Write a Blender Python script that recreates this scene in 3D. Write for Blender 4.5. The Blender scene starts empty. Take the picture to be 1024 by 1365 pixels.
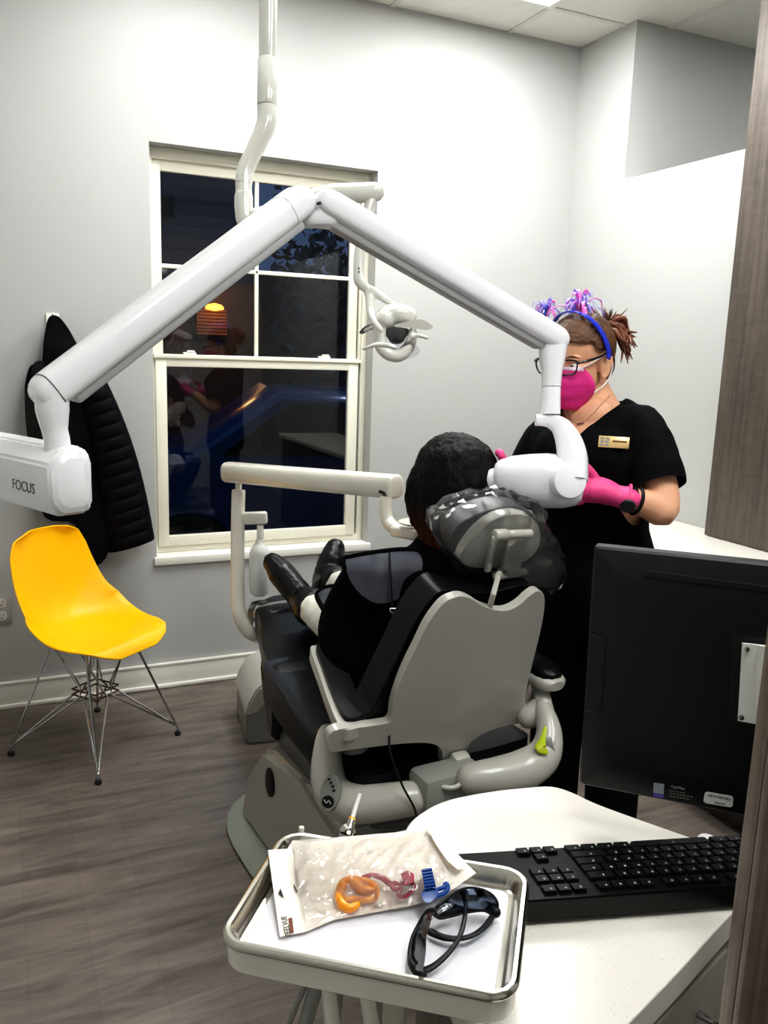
import bpy, bmesh, math, random
from mathutils import Vector, Matrix, geometry, noise
random.seed(7)
V = Vector
sc = bpy.context.scene
col = sc.collection
PI = math.pi

# ------------------------------------------------------------------ camera
H = 1.54; F = 1118.0
yaw, pitch, roll = [math.radians(a) for a in (24.9, 10.83, 1.89)]
cf = V((math.sin(yaw)*math.cos(pitch), math.cos(yaw)*math.cos(pitch), -math.sin(pitch)))
_r0 = V((math.cos(yaw), -math.sin(yaw), 0)); _u0 = _r0.cross(cf)
cr = math.cos(roll)*_r0 + math.sin(roll)*_u0
cu = -math.sin(roll)*_r0 + math.cos(roll)*_u0
C0 = V((0, 0, H))
cam_d = bpy.data.cameras.new('camera'); cam = bpy.data.objects.new('camera', cam_d); col.objects.link(cam)
cam_d.sensor_fit = 'HORIZONTAL'; cam_d.sensor_width = 36.0; cam_d.lens = F/1024*36
cam_d.clip_start = 0.02
cam.matrix_world = Matrix(((cr.x, cu.x, -cf.x, C0.x), (cr.y, cu.y, -cf.y, C0.y), (cr.z, cu.z, -cf.z, C0.z), (0, 0, 0, 1)))
sc.camera = cam
sc.view_settings.view_transform = "Standard"
sc.view_settings.exposure = 0.78
try: sc.view_settings.look = "Medium High Contrast"
except TypeError: print("NO LOOK")

def at(px, py, x=None, y=None, z=None, d=None):
    """surveyed point: sight line through a photo point, cut at a known plane or distance"""
    v = cf + cr*((px-512)/F) - cu*((py-682.5)/F)
    if x is not None: t = (x-C0.x)/v.x
    elif y is not None: t = (y-C0.y)/v.y
    elif z is not None: t = (z-C0.z)/v.z
    else: t = d
    return C0 + v*t
def ats(pts): return [at(p[0], p[1], d=p[2]) for p in pts]
def on_plane(px, py, p0, n):
    v = cf + cr*((px-512)/F) - cu*((py-682.5)/F)
    return C0 + v*((p0-C0).dot(n)/v.dot(n))

# ------------------------------------------------------------------ materials
M = {}
def new_mat(name):
    m = bpy.data.materials.new(name); m.use_nodes = True; M[name] = m
    nt = m.node_tree; return m, nt, nt.nodes, nt.links, nt.nodes['Principled BSDF']
def srgb(c):
    if isinstance(c, str):
        c = c.lstrip('#'); c = [int(c[i:i+2], 16)/255 for i in (0, 2, 4)]
    return tuple(x/12.92 if x <= .04045 else ((x+.055)/1.055)**2.4 for x in c)
def mat(name, color, rough=.5, metal=0, spec=.5, var=.06, scale=20, bump=0, bscale=200, coat=0, stretch=None, emit=0, sheen=0):
    m, nt, N, L, b = new_mat(name)
    c = srgb(color)
    tc = N.new('ShaderNodeTexCoord'); mp = N.new('ShaderNodeMapping'); L.new(tc.outputs['Object'], mp.inputs[0])
    if stretch: mp.inputs['Scale'].default_value = stretch
    nz = N.new('ShaderNodeTexNoise'); nz.inputs['Scale'].default_value = scale; nz.inputs['Detail'].default_value = 4
    L.new(mp.outputs[0], nz.inputs[0])
    mx = N.new('ShaderNodeMix'); mx.data_type = 'RGBA'
    mx.inputs['A'].default_value = (*[x*(1-var) for x in c], 1); mx.inputs['B'].default_value = (*[min(1, x*(1+var)) for x in c], 1)
    L.new(nz.outputs['Fac'], mx.inputs['Factor']); L.new(mx.outputs['Result'], b.inputs['Base Color'])
    b.inputs['Roughness'].default_value = rough; b.inputs['Metallic'].default_value = metal
    b.inputs['Specular IOR Level'].default_value = spec; b.inputs['Coat Weight'].default_value = coat
    b.inputs['Coat Roughness'].default_value = .08
    if sheen: b.inputs['Sheen Weight'].default_value = sheen
    if emit:
        b.inputs['Emission Color'].default_value = (*c, 1); b.inputs['Emission Strength'].default_value = emit
    if bump:
        n2 = N.new('ShaderNodeTexNoise'); n2.inputs['Scale'].default_value = bscale; n2.inputs['Detail'].default_value = 3
        L.new(mp.outputs[0], n2.inputs[0])
        bp = N.new('ShaderNodeBump'); bp.inputs['Strength'].default_value = bump; bp.inputs['Distance'].default_value = .01
        L.new(n2.outputs['Fac'], bp.inputs['Height']); L.new(bp.outputs[0], b.inputs['Normal'])
    return m
def glassy(name, tint, rough=.02, refl=.5, ior=1.45, opac=0.0, col2=None):
    """thin sheet: see-through plus mirror reflection by Fresnel, and a little body colour"""
    m, nt, N, L, b = new_mat(name); N.remove(b)
    out = [n for n in N if n.type == 'OUTPUT_MATERIAL'][0]
    tr = N.new('ShaderNodeBsdfTransparent'); tr.inputs[0].default_value = (*tint, 1)
    gl = N.new('ShaderNodeBsdfGlossy'); gl.inputs['Roughness'].default_value = rough
    fr = N.new('ShaderNodeFresnel'); fr.inputs[0].default_value = ior
    mul = N.new('ShaderNodeMath'); mul.operation = 'MULTIPLY'; mul.inputs[1].default_value = refl; mul.use_clamp = True
    L.new(fr.outputs[0], mul.inputs[0])
    base = tr
    if opac:
        df = N.new('ShaderNodeBsdfDiffuse'); df.inputs[0].default_value = (*(col2 or (.8, .8, .8)), 1)
        m0 = N.new('ShaderNodeMixShader'); nz = N.new('ShaderNodeTexNoise'); nz.inputs['Scale'].default_value = 35
        mm = N.new('ShaderNodeMath'); mm.operation = 'MULTIPLY'; mm.inputs[1].default_value = opac*2
        L.new(nz.outputs['Fac'], mm.inputs[0]); L.new(mm.outputs[0], m0.inputs[0])
        L.new(tr.outputs[0], m0.inputs[1]); L.new(df.outputs[0], m0.inputs[2]); base = m0
    ms = N.new('ShaderNodeMixShader'); L.new(mul.outputs[0], ms.inputs[0]); L.new(base.outputs[0], ms.inputs[1]); L.new(gl.outputs[0], ms.inputs[2])
    L.new(ms.outputs[0], out.inputs[0]); return m

mat('wall_paint', '#b6b6b4', .75, var=.02, scale=3, bump=.05, bscale=300)
mat('white_paint', '#e9e7df', .4, var=.02)
mat('window_vinyl', '#e8e4d4', .35, var=.02)
mat('arm_white', '#eeeef0', .22, var=.01, coat=.3)
mat('arm_under_shade', '#a6a6a6', .4, var=.02)  # shade below the white arms, put into the channel's grey
mat('pedestal_grey', '#a19f96', .3, var=.02, coat=.2)
mat('base_grey', '#8a8d85', .35, var=.03)
mat('chair_plastic', '#b2afa6', .28, var=.02, coat=.25)
mat('light_plastic', '#dddcd4', .15, var=.02, coat=.5)
mat('delivery_plastic', '#dedace', .22, var=.02, coat=.4)
mat('grey_plastic', '#8b8b85', .35, var=.03)
mat('dark_grey', '#4a4b4a', .4, var=.05)
mat('seam', '#2b2b2b', .6)
mat('black_vinyl', '#0c0d0f', .36, var=.15, scale=6, bump=.06, bscale=60, spec=.22)
mat('black_cloth', '#050506', .9, var=.3, scale=14, bump=.25, bscale=25, spec=.05)
mat('scrubs', '#0a0a0d', .85, var=.25, scale=9, bump=.35, bscale=14, spec=.1)
mat('puffer', '#08090d', .65, var=.3, scale=25, bump=.3, bscale=40, spec=.1)
mat('apron_grey', '#3e404b', .6, var=.15, scale=12, bump=.3, bscale=18)
mat('leather_boot', '#0c0c0c', .34, var=.3, scale=25, bump=.15, bscale=45, spec=.3)
mat('white_denim', '#d9d6cc', .85, var=.06, bump=.3, bscale=40)
mat('skin', '#e0a988', .5, var=.06, scale=18, spec=.35)
mat('lips', '#b56a62', .45)
mat('eye_white', '#e8e4de', .2)
mat('iris', '#2a1c14', .15)
mat('hair_brown', '#3c2618', .5, var=.5, scale=28, bump=.5, bscale=60, stretch=(1, 1, 6))
mat('hair_blonde', '#5c3c24', .5, var=.7, scale=22, bump=.6, bscale=90, stretch=(1.2, .35, 1.2))
mat('hair_tip', '#6e3a22', .5, var=.45, scale=30, bump=.4, bscale=60)
mat('pink_glove', '#ea4a8c', .5, var=.05, bump=.15, bscale=60)
mat('pink_mask', '#e0318c', .7, var=.06, bump=.15, bscale=90)
mat('mask_edge', '#eed8e4', .7)
mat('white_elastic', '#f2f0ee', .7)
mat('headband_blue', '#2438c4', .2, coat=.5)
mat('tinsel_pink', '#f46cc6', .3, coat=.3); mat('tinsel_violet', '#9a82ec', .3, coat=.3); mat('tinsel_blue', '#2a55c8', .3, coat=.3); mat('tinsel_pale', '#b9bdf0', .3, coat=.3)
mat('spectacle_frame', '#10181c', .25)
mat('gold', '#e6c98c', .3, metal=.35)
mat('silver', '#c9c9c9', .25, metal=1)
mat('steel_tray', '#c8c4ba', .2, metal=1, var=.05, scale=6)
mat('chrome', '#bdbdbd', .12, metal=1)
mat('yellow_shell', '#ffbe00', .35, var=.01, spec=.3)
mat('rubber', '#0c0c0c', .6)
mat('rust_bracket', '#5a3b34', .5)
mat('paper', '#dcdadf', .8, var=.01)
mat('pouch_paper', '#ebe3d9', .75, var=.03, scale=10, bump=.2, bscale=30)
mat('print_brown', '#6b3a28', .7); mat('print_black', '#1a1a1a', .7)
mat('orange_plastic', '#f0960c', .3, coat=.2); mat('red_plastic', '#a52540', .3, coat=.2); mat('blue_plastic', '#1b4a96', .3, coat=.2)
mat('black_plastic', '#0a0b0c', .4, var=.1, spec=.3)
mat('monitor_black', '#18191b', .45, var=.08, scale=60, spec=.3)
mat('monitor_edge', '#2d2e31', .4)
mat('key_black', '#0c0d0f', .4, spec=.3)
mat('key_legend', '#9aa0a8', .5)
mat('sticker_white', '#e8e8e4', .5); mat('sticker_violet', '#6a60c0', .5); mat('sticker_grey', '#a8adb5', .4)
mat('outlet_grey', '#b4b2ae', .4, metal=.3); mat('outlet_white', '#dddbd6', .4)
mat('bottle', '#dfe0dc', .35, var=.03, spec=.4)
mat('yellow_tape', '#b5c11c', .5)
mat('orange_print', '#d99410', .5)
mat('grid_white', '#dddad4', .6)
mat('drawer_face', '#8f8a80', .45, var=.06)
glassy('clear_bag', (.99, .992, .994), .1, .95, 1.4, .012, (.85, .86, .88))
glassy('pouch_film', (.96, .95, .93), .08, 1.2, 1.45, .10, (.95, .93, .9))
glassy('pane', (.55, .58, .62), .0, 2.0, 1.5)
glassy('lens_clear', (.97, .98, .98), .0, .8)
glassy('lens_shade', (.46, .53, .62), .05, 1.0, 1.45, .05, (.1, .14, .2))
glassy('led_cover', (.9, .9, .92), .05, 1)

def hair_mat(name, root, tip, axis_z0, axis_z1):
    m, nt, N, L, b = new_mat(name)
    g = N.new('ShaderNodeNewGeometry'); sx = N.new('ShaderNodeSeparateXYZ'); L.new(g.outputs['Position'], sx.inputs[0])
    mr = N.new('ShaderNodeMapRange'); mr.inputs['From Min'].default_value = axis_z0; mr.inputs['From Max'].default_value = axis_z1
    L.new(sx.outputs['Z'], mr.inputs['Value'])
    nz = N.new('ShaderNodeTexNoise'); nz.inputs['Scale'].default_value = 20; nz.inputs['Detail'].default_value = 5
    mp = N.new('ShaderNodeMapping'); mp.inputs['Scale'].default_value = (12, 12, .6); L.new(g.outputs['Position'], mp.inputs[0]); L.new(mp.outputs[0], nz.inputs[0])
    ad = N.new('ShaderNodeMath'); ad.operation = 'MULTIPLY_ADD'; L.new(nz.outputs['Fac'], ad.inputs[0]); ad.inputs[1].default_value = .35; L.new(mr.outputs[0], ad.inputs[2])
    cp = N.new('ShaderNodeValToRGB'); cp.color_ramp.elements[0].position = .3; cp.color_ramp.elements[0].color = (*srgb(tip), 1)
    cp.color_ramp.elements[1].position = .85; cp.color_ramp.elements[1].color = (*srgb(root), 1)
    L.new(ad.outputs[0], cp.inputs[0]); L.new(cp.outputs[0], b.inputs['Base Color'])
    b.inputs['Roughness'].default_value = .5; b.inputs['Specular IOR Level'].default_value = .12
    bp = N.new('ShaderNodeBump'); bp.inputs['Strength'].default_value = .35; bp.inputs['Distance'].default_value = .01
    L.new(nz.outputs['Fac'], bp.inputs['Height']); L.new(bp.outputs[0], b.inputs['Normal'])
hair_mat('hair_dark', '#0b090a', '#4a2414', 1.03, 1.25)

def wood_mat(name, c1, c2, rough=.45, sx=30, sy=30, sz=1.2):
    m, nt, N, L, b = new_mat(name)
    tc = N.new('ShaderNodeTexCoord'); mp = N.new('ShaderNodeMapping'); mp.inputs['Scale'].default_value = (sx, sy, sz)
    L.new(tc.outputs['Object'], mp.inputs[0])
    nz = N.new('ShaderNodeTexNoise'); nz.inputs['Scale'].default_value = 2; nz.inputs['Detail'].default_value = 7; nz.inputs['Roughness'].default_value = .65
    L.new(mp.outputs[0], nz.inputs[0])
    mp2 = N.new('ShaderNodeMapping'); mp2.inputs['Scale'].default_value = (6, 6, 14); L.new(tc.outputs['Object'], mp2.inputs[0])
    n2 = N.new('ShaderNodeTexNoise'); n2.inputs['Scale'].default_value = 3; L.new(mp2.outputs[0], n2.inputs[0])
    ad = N.new('ShaderNodeMath'); ad.operation = 'MULTIPLY_ADD'; L.new(n2.outputs['Fac'], ad.inputs[0]); ad.inputs[1].default_value = .25; L.new(nz.outputs['Fac'], ad.inputs[2])
    cp = N.new('ShaderNodeValToRGB'); cp.color_ramp.elements[0].position = .42; cp.color_ramp.elements[0].color = (*srgb(c1), 1)
    cp.color_ramp.elements[1].position = .82; cp.color_ramp.elements[1].color = (*srgb(c2), 1)
    L.new(ad.outputs[0], cp.inputs[0]); L.new(cp.outputs[0], b.inputs['Base Color']); b.inputs['Roughness'].default_value = rough
wood_mat('grey_wood', '#3d3631', '#62574e', .5)
wood_mat('grey_wood_near', '#54483f', '#7d6f64', .5, 60, 60, 1.5)

def floor_mat():
    m, nt, N, L, b = new_mat('vinyl_plank')
    tc = N.new('ShaderNodeTexCoord')
    br = N.new('ShaderNodeTexBrick'); mp = N.new('ShaderNodeMapping'); mp.inputs['Rotation'].default_value = (0, 0, PI/2)
    L.new(tc.outputs['Object'], mp.inputs[0]); L.new(mp.outputs[0], br.inputs[0])
    br.inputs['Scale'].default_value = 1; br.inputs['Brick Width'].default_value = 1.22; br.inputs['Row Height'].default_value = .152
    br.inputs['Mortar Size'].default_value = .0015; br.inputs['Color1'].default_value = (.52, .52, .52, 1); br.inputs['Color2'].default_value = (.6, .6, .6, 1); br.inputs['Mortar'].default_value = (.44, .44, .44, 1)
    mp2 = N.new('ShaderNodeMapping'); mp2.inputs['Scale'].default_value = (1.3, 9, 1); mp2.inputs['Rotation'].default_value = (0, 0, .12); L.new(tc.outputs['Object'], mp2.inputs[0])
    nz = N.new('ShaderNodeTexNoise'); nz.inputs['Scale'].default_value = 2.2; nz.inputs['Detail'].default_value = 8; nz.inputs['Roughness'].default_value = .65; nz.inputs['Distortion'].default_value = .6
    L.new(mp2.outputs[0], nz.inputs[0])
    cp = N.new('ShaderNodeValToRGB'); cp.color_ramp.elements[0].position = .3; cp.color_ramp.elements[0].color = (*srgb('#4a423e'), 1)
    cp.color_ramp.elements[1].position = .75; cp.color_ramp.elements[1].color = (*srgb('#83786f'), 1)
    L.new(nz.outputs['Fac'], cp.inputs[0])
    mx = N.new('ShaderNodeMix'); mx.data_type = 'RGBA'; mx.blend_type = 'MULTIPLY'; mx.inputs['Factor'].default_value = .8
    L.new(cp.outputs[0], mx.inputs['A']); L.new(br.outputs['Color'], mx.inputs['B'])
    mx2 = N.new('ShaderNodeMix'); mx2.data_type = 'RGBA'; mx2.blend_type = 'MULTIPLY'; mx2.inputs['Factor'].default_value = 1
    mx2.inputs['B'].default_value = (1.55, 1.55, 1.55, 1); L.new(mx.outputs['Result'], mx2.inputs['A'])
    L.new(mx2.outputs['Result'], b.inputs['Base Color']); b.inputs['Roughness'].default_value = .42
    bp = N.new('ShaderNodeBump'); bp.inputs['Strength'].default_value = .12; bp.inputs['Distance'].default_value = .004
    L.new(nz.outputs['Fac'], bp.inputs['Height']); L.new(bp.outputs[0], b.inputs['Normal'])
floor_mat()

def speckle_mat():
    m, nt, N, L, b = new_mat('solid_surface')
    tc = N.new('ShaderNodeTexCoord')
    vo = N.new('ShaderNodeTexVoronoi'); vo.inputs['Scale'].default_value = 190; L.new(tc.outputs['Object'], vo.inputs[0])
    cp = N.new('ShaderNodeValToRGB'); cp.color_ramp.elements[0].position = .1; cp.color_ramp.elements[0].color = (.5, .46, .4, 1)
    cp.color_ramp.elements[1].position = .2; cp.color_ramp.elements[1].color = (*srgb('#e2ddd4'), 1)
    n2 = N.new('ShaderNodeTexNoise'); n2.inputs['Scale'].default_value = 28; L.new(tc.outputs['Object'], n2.inputs[0])
    th = N.new('ShaderNodeMath'); th.operation = 'GREATER_THAN'; th.inputs[1].default_value = .54; L.new(n2.outputs['Fac'], th.inputs[0])
    mx = N.new('ShaderNodeMix'); mx.data_type = 'RGBA'; mx.inputs['A'].default_value = (*srgb('#e2ddd4'), 1)
    L.new(vo.outputs['Distance'], cp.inputs[0]); L.new(th.outputs[0], mx.inputs['Factor']); L.new(cp.outputs[0], mx.inputs['B'])
    L.new(mx.outputs['Result'], b.inputs['Base Color']); b.inputs['Roughness'].default_value = .3
speckle_mat()

def emit_mat(name, color, s):
    m, nt, N, L, b = new_mat(name)
    b.inputs['Base Color'].default_value = (*srgb(color), 1); b.inputs['Emission Color'].default_value = (*srgb(color), 1); b.inputs['Emission Strength'].default_value = s
emit_mat('troffer_glow', '#f9fbf9', 13.0)
emit_mat('troffer_mid', '#f9fbf9', 8.5)
emit_mat('troffer_dim', '#f9fbf9', 9.0)
emit_mat('lamp_warm', '#ff9a3c', 3.0)
emit_mat('tail_light', '#ffb070', 1.5)
emit_mat('screen', '#31506e', .6)

# ------------------------------------------------------------------ object helpers
def link(o, parent=None):
    col.objects.link(o)
    if parent is not None: o.parent = parent; o.matrix_parent_inverse = parent.matrix_world.inverted()
    return o
def tag(o, label=None, cat=None, group=None, kind=None):
    if label: o['label'] = label
    if cat: o['category'] = cat
    if group: o['group'] = group
    if kind: o['kind'] = kind
    return o
def thing(name, label, cat, loc=(0, 0, 0), group=None, kind=None):
    o = bpy.data.objects.new(name, None); o.empty_display_size = .1
    o.matrix_world = Matrix.Translation(loc); col.objects.link(o)
    return tag(o, label, cat, group, kind)
def build(name, bm, m, parent=None, smooth=True, angle=38, keep=False):
    me = bpy.data.meshes.new(name)
    bmesh.ops.remove_doubles(bm, verts=bm.verts, dist=1e-6)
    bmesh.ops.recalc_face_normals(bm, faces=bm.faces)
    bm.to_mesh(me); bm.free()
    for mm in (m if isinstance(m, (list, tuple)) else [m]): me.materials.append(M[mm])
    if smooth:
        me.shade_smooth(); me.set_sharp_from_angle(angle=math.radians(angle))
    o = bpy.data.objects.new(name, me)
    return link(o, parent)
def B(): return bmesh.new()
def frame_of(axis, up=None):
    a = V(axis).normalized(); u = V(up) if up is not None else (V((0, 0, 1)) if abs(a.z) < .9 else V((0, 1, 0)))
    s = a.cross(u).normalized(); return a, s, s.cross(a).normalized()   # axis, side, up
def catmull(pts, n=6, closed=False):
    P = [V(p) for p in pts]; out = []; N_ = len(P)
    rng = N_ if closed else N_-1
    for i in range(rng):
        g = (lambda k: P[k % N_]) if closed else (lambda k: P[max(0, min(N_-1, k))])
        p0, p1, p2, p3 = g(i-1), g(i), g(i+1), g(i+2)
        for k in range(n):
            t = k/n
            out.append(.5*((2*p1) + (p2-p0)*t + (2*p0-5*p1+4*p2-p3)*t*t + (3*p1-p0-3*p2+p3)*t**3))
    if not closed: out.append(P[-1].copy())
    return out
def lerp_list(vals, n):
    out = []
    for i in range(n):
        t = i/(n-1)*(len(vals)-1); k = min(int(t), len(vals)-2); out.append(vals[k]*(1-(t-k)) + vals[k+1]*(t-k))
    return out
def loft(bm, rings, caps=True, closed=True, cap0=True):
    vs = [[bm.verts.new(p) for p in r] for r in rings]
    n = len(vs[0])
    for a, b in zip(vs, vs[1:]):
        for i in range(n if closed else n-1):
            j = (i+1) % n
            try: bm.faces.new((a[i], a[j], b[j], b[i]))
            except ValueError: pass
    if caps:
        for r in ((vs[0], vs[-1]) if cap0 else (vs[-1],)):
            try: bm.faces.new(r)
            except ValueError: pass
    return vs
def ring(c, s, u, rx, ry, n=16, ex=2.0):
    out = []
    for i in range(n):
        t = 2*PI*i/n; ct, st = math.cos(t), math.sin(t)
        if ex != 2: ct = math.copysign(abs(ct)**(2/ex), ct); st = math.copysign(abs(st)**(2/ex), st)
        out.append(V(c) + s*rx*ct + u*ry*st)
    return out
def tube(bm, pts, r, n=12, spl=0, up=None, flat=1.0, round_ends=False, ex=2.0):
    P = catmull(pts, spl) if spl else [V(p) for p in pts]
    R = lerp_list(list(r) if isinstance(r, (list, tuple)) else [r, r], len(P)) if len(P) > 1 else [r]
    rings = []; pu = up
    prev_u = None
    for i, p in enumerate(P):
        t = (P[min(i+1, len(P)-1)] - P[max(i-1, 0)])
        if t.length < 1e-9: continue
        t.normalize()
        if prev_u is None:
            a, s, u = frame_of(t, up)
        else:
            u = (prev_u - t*prev_u.dot(t)).normalized(); s = t.cross(u)
        prev_u = u
        rings.append((p, s, u, R[i], t))
    out = []
    if round_ends:
        p, s, u, rr, t = rings[0]
        for k in (0.999, .9, .7, .4): out.append(ring(p - t*rr*k, s, u, rr*math.sqrt(1-k*k), rr*flat*math.sqrt(1-k*k), n, ex))
    for p, s, u, rr, t in rings: out.append(ring(p, s, u, rr, rr*flat, n, ex))
    if round_ends:
        p, s, u, rr, t = rings[-1]
        for k in (.4, .7, .9, .999): out.append(ring(p + t*rr*k, s, u, rr*math.sqrt(1-k*k), rr*flat*math.sqrt(1-k*k), n, ex))
    loft(bm, out); return bm
def ell(bm, c, rad, rot=None, seg=20, rings_=12):
    mt = Matrix.Translation(V(c)) @ (rot.to_4x4() if rot is not None else Matrix.Identity(4)) @ Matrix.Diagonal((*rad, 1))
    bmesh.ops.create_uvsphere(bm, u_segments=seg, v_segments=rings_, radius=1, matrix=mt); return bm
def box(bm, c, size, rot=None, bevel=0, seg=2):
    r = bmesh.ops.create_cube(bm, size=1, matrix=Matrix.Translation(V(c)) @ (rot.to_4x4() if rot is not None else Matrix.Identity(4)) @ Matrix.Diagonal((*size, 1)))
    if bevel:
        es = list({e for v in r['verts'] for e in v.link_edges})
        bmesh.ops.bevel(bm, geom=es, offset=bevel, segments=seg, profile=.5, affect='EDGES')
    return bm
def bx(bm, lo, hi, bevel=0, seg=2):
    lo, hi = V(lo), V(hi); return box(bm, (lo+hi)/2, hi-lo, None, bevel, seg)
def axes_rot(x, y, z): return Matrix((x, y, z)).transposed()
def beam(bm, p0, p1, w, h, up=(0, 0, 1), bevel=0, seg=3):
    p0, p1 = V(p0), V(p1); a, s, u = frame_of(p1-p0, up)
    return box(bm, (p0+p1)/2, ((p1-p0).length, w, h), axes_rot(a, s, u), bevel, seg)
def cyl(bm, p0, p1, r, r2=None, n=24, bevel=0):
    p0, p1 = V(p0), V(p1); a, s, u = frame_of(p1-p0); r2 = r if r2 is None else r2
    b = bevel
    if b: rr = [(p0, r-b), (p0+a*b*.3, r-b*.3), (p0+a*b, r), (p1-a*b, r2), (p1-a*b*.3, r2-b*.3), (p1, r2-b)]
    else: rr = [(p0, r), (p1, r2)]
    loft(bm, [ring(p, s, u, q, q, n) for p, q in rr]); return bm
def lathe(bm, o, axis, prof, n=28, up=None, flat=1.0):
    a, s, u = frame_of(axis, up); loft(bm, [ring(V(o)+a*h, s, u, max(r, 1e-4), max(r, 1e-4)*flat, n) for h, r in prof]); return bm
def plate(bm, outline, fn, thick=.01, spacing=.02, bevel=0):
    """closed 2D outline -> sheet mapped by fn(u,v,w): w=0 front skin, w=1 back skin"""
    pts = [V((p[0], p[1])) for p in outline]; n = len(pts)
    xs = [p.x for p in pts]; ys = [p.y for p in pts]
    inner = []
    if spacing:
        x = min(xs)+spacing*.5
        while x < max(xs):
            y = min(ys)+spacing*.5
            while y < max(ys):
                q = V((x, y)); c = False
                for i in range(n):
                    a, b = pts[i], pts[i-1]
                    if (a.y > y) != (b.y > y) and x < (b.x-a.x)*(y-a.y)/(b.y-a.y)+a.x: c = not c
                if c:
                    dm = min(((q - geometry.intersect_point_line(q, pts[i], pts[i-1])[0].to_2d()).length for i in range(n)))
                    if dm > spacing*.45: inner.append(q)
                y += spacing
            x += spacing
    res = geometry.delaunay_2d_cdt(pts+inner, [], [list(range(n))], 1, 1e-7)
    v2, fs = res[0], res[2]
    fr = [bm.verts.new(fn(p.x, p.y, 0)) for p in v2]
    bk = [bm.verts.new(fn(p.x, p.y, 1)) for p in v2] if thick else None
    cnt = {}
    for f in fs:
        bm.faces.new([fr[i] for i in f])
        if bk: bm.faces.new([bk[i] for i in reversed(f)])
        for i in range(len(f)):
            e = (f[i], f[(i+1) % len(f)]); cnt[e] = 1
    if bk:
        for (a, b) in list(cnt):
            if (b, a) not in cnt: bm.faces.new((fr[b], fr[a], bk[a], bk[b]))
    return bm
def organic(name, bm, m, parent=None, voxel=.008, smooth=4, cut=None, relax=6, factor=.5, disp=None):
    """overlapping closed volumes fused into one continuous skin"""
    me = bpy.data.meshes.new(name); bmesh.ops.recalc_face_normals(bm, faces=bm.faces); bm.to_mesh(me); bm.free()
    o = bpy.data.objects.new(name, me); col.objects.link(o)
    r = o.modifiers.new('r', 'REMESH'); r.mode = 'VOXEL'; r.voxel_size = voxel
    if smooth:
        s = o.modifiers.new('s', 'SMOOTH'); s.iterations = smooth; s.factor = factor
    dg = bpy.context.evaluated_depsgraph_get(); ev = o.evaluated_get(dg)
    me2 = bpy.data.meshes.new_from_object(ev, depsgraph=dg)
    bpy.data.objects.remove(o); bpy.data.meshes.remove(me)
    b2 = bmesh.new(); b2.from_mesh(me2); bpy.data.meshes.remove(me2)
    if disp:
        b2.normal_update()
        offs = [(v, v.normal*disp(v.co)) for v in b2.verts]
        for v, q in offs: v.co += q
    if cut:
        dead = [f for f in b2.faces if cut(f.calc_center_median())]
        bmesh.ops.delete(b2, geom=dead, context='FACES')
        for _ in range(relax):
            mv = []
            for v in b2.verts:
                be = [e for e in v.link_edges if e.is_boundary]
                if len(be) == 2: mv.append((v, (be[0].other_vert(v).co + be[1].other_vert(v).co)*.25 + v.co*.5))
            for v, q in mv: v.co = q
    return build(name, b2, m, parent, angle=180)
def text(name, body, p, xd, yd, size, m, parent, extrude=.0003, align='CENTER'):
    cu_ = bpy.data.curves.new(name, 'FONT'); cu_.body = body; cu_.size = size; cu_.extrude = extrude; cu_.align_x = align; cu_.align_y = 'CENTER'
    o = bpy.data.objects.new(name, cu_); col.objects.link(o)
    dg = bpy.context.evaluated_depsgraph_get(); me = bpy.data.meshes.new_from_object(o.evaluated_get(dg), depsgraph=dg)
    bpy.data.objects.remove(o); bpy.data.curves.remove(cu_)
    me.name = name; me.materials.clear(); me.materials.append(M[m])
    xd = V(xd).normalized(); yd = V(yd); yd = (yd - xd*yd.dot(xd)).normalized(); zd = xd.cross(yd)
    me.transform(Matrix.Translation(V(p)) @ axes_rot(xd, yd, zd).to_4x4())
    return link(bpy.data.objects.new(name, me), parent)

# ================================================================== ROOM
YB = 3.695; XR = 2.70; XL = -.42; YR = -1.6; ZC = 3.04; XA = 4.6
WX0, WX1, WZ0, WZ1 = .612, 1.630, .592, 2.345
def struct(name, bm, m, **k):
    return tag(build(name, bm, m, **k), kind='structure')
bm = B(); bx(bm, (XL-.1, YR-.1, -.1), (XA+.1, YB+.15, 0)); struct('floor', bm, 'vinyl_plank', smooth=False)
bm = B(); bx(bm, (XL-.1, YR-.1, ZC), (XA+.1, YB+.15, ZC+.08)); ceil = struct('ceiling', bm, 'white_paint', smooth=False)
bm = B(); GX, GY = 2.285, 3.365
for k in range(-5, 8):
    x = GX-.61*k
    if XL < x < XA: bx(bm, (x-.012, YR, ZC-.006), (x+.012, YB, ZC+.001))
for k in range(-1, 9):
    y = GY-.61*k
    if YR < y < YB: bx(bm, (XL, y-.012, ZC-.006), (XA, y+.012, ZC+.001))
gr = build('ceiling_grid', bm, 'grid_white', ceil, smooth=False)
bm = B()
for lo, hi in (((XL, YB, 0), (WX0, YB+.14, ZC)), ((WX1, YB, 0), (XA, YB+.14, ZC)), ((WX0, YB, 0), (WX1, YB+.14, WZ0)), ((WX0, YB, WZ1), (WX1, YB+.14, ZC))): bx(bm, lo, hi)
struct('wall_back', bm, 'wall_paint', smooth=False)
NY, NZ = 3.29, 2.36
bm = B(); bx(bm, (XR, YR, 0), (XR+.12, YB, NZ)); bx(bm, (XR, NY, NZ), (XR+.12, YB, ZC)); struct('wall_right', bm, 'wall_paint', smooth=False)
bm = B(); bx(bm, (XR+.12, NY, 0), (XA, NY+.1, ZC)); struct('wall_alcove', bm, 'wall_paint', smooth=False)
bm = B(); bx(bm, (XA, YR, 0), (XA+.1, YB, ZC)); struct('wall_far_right', bm, 'wall_paint', smooth=False)
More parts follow.
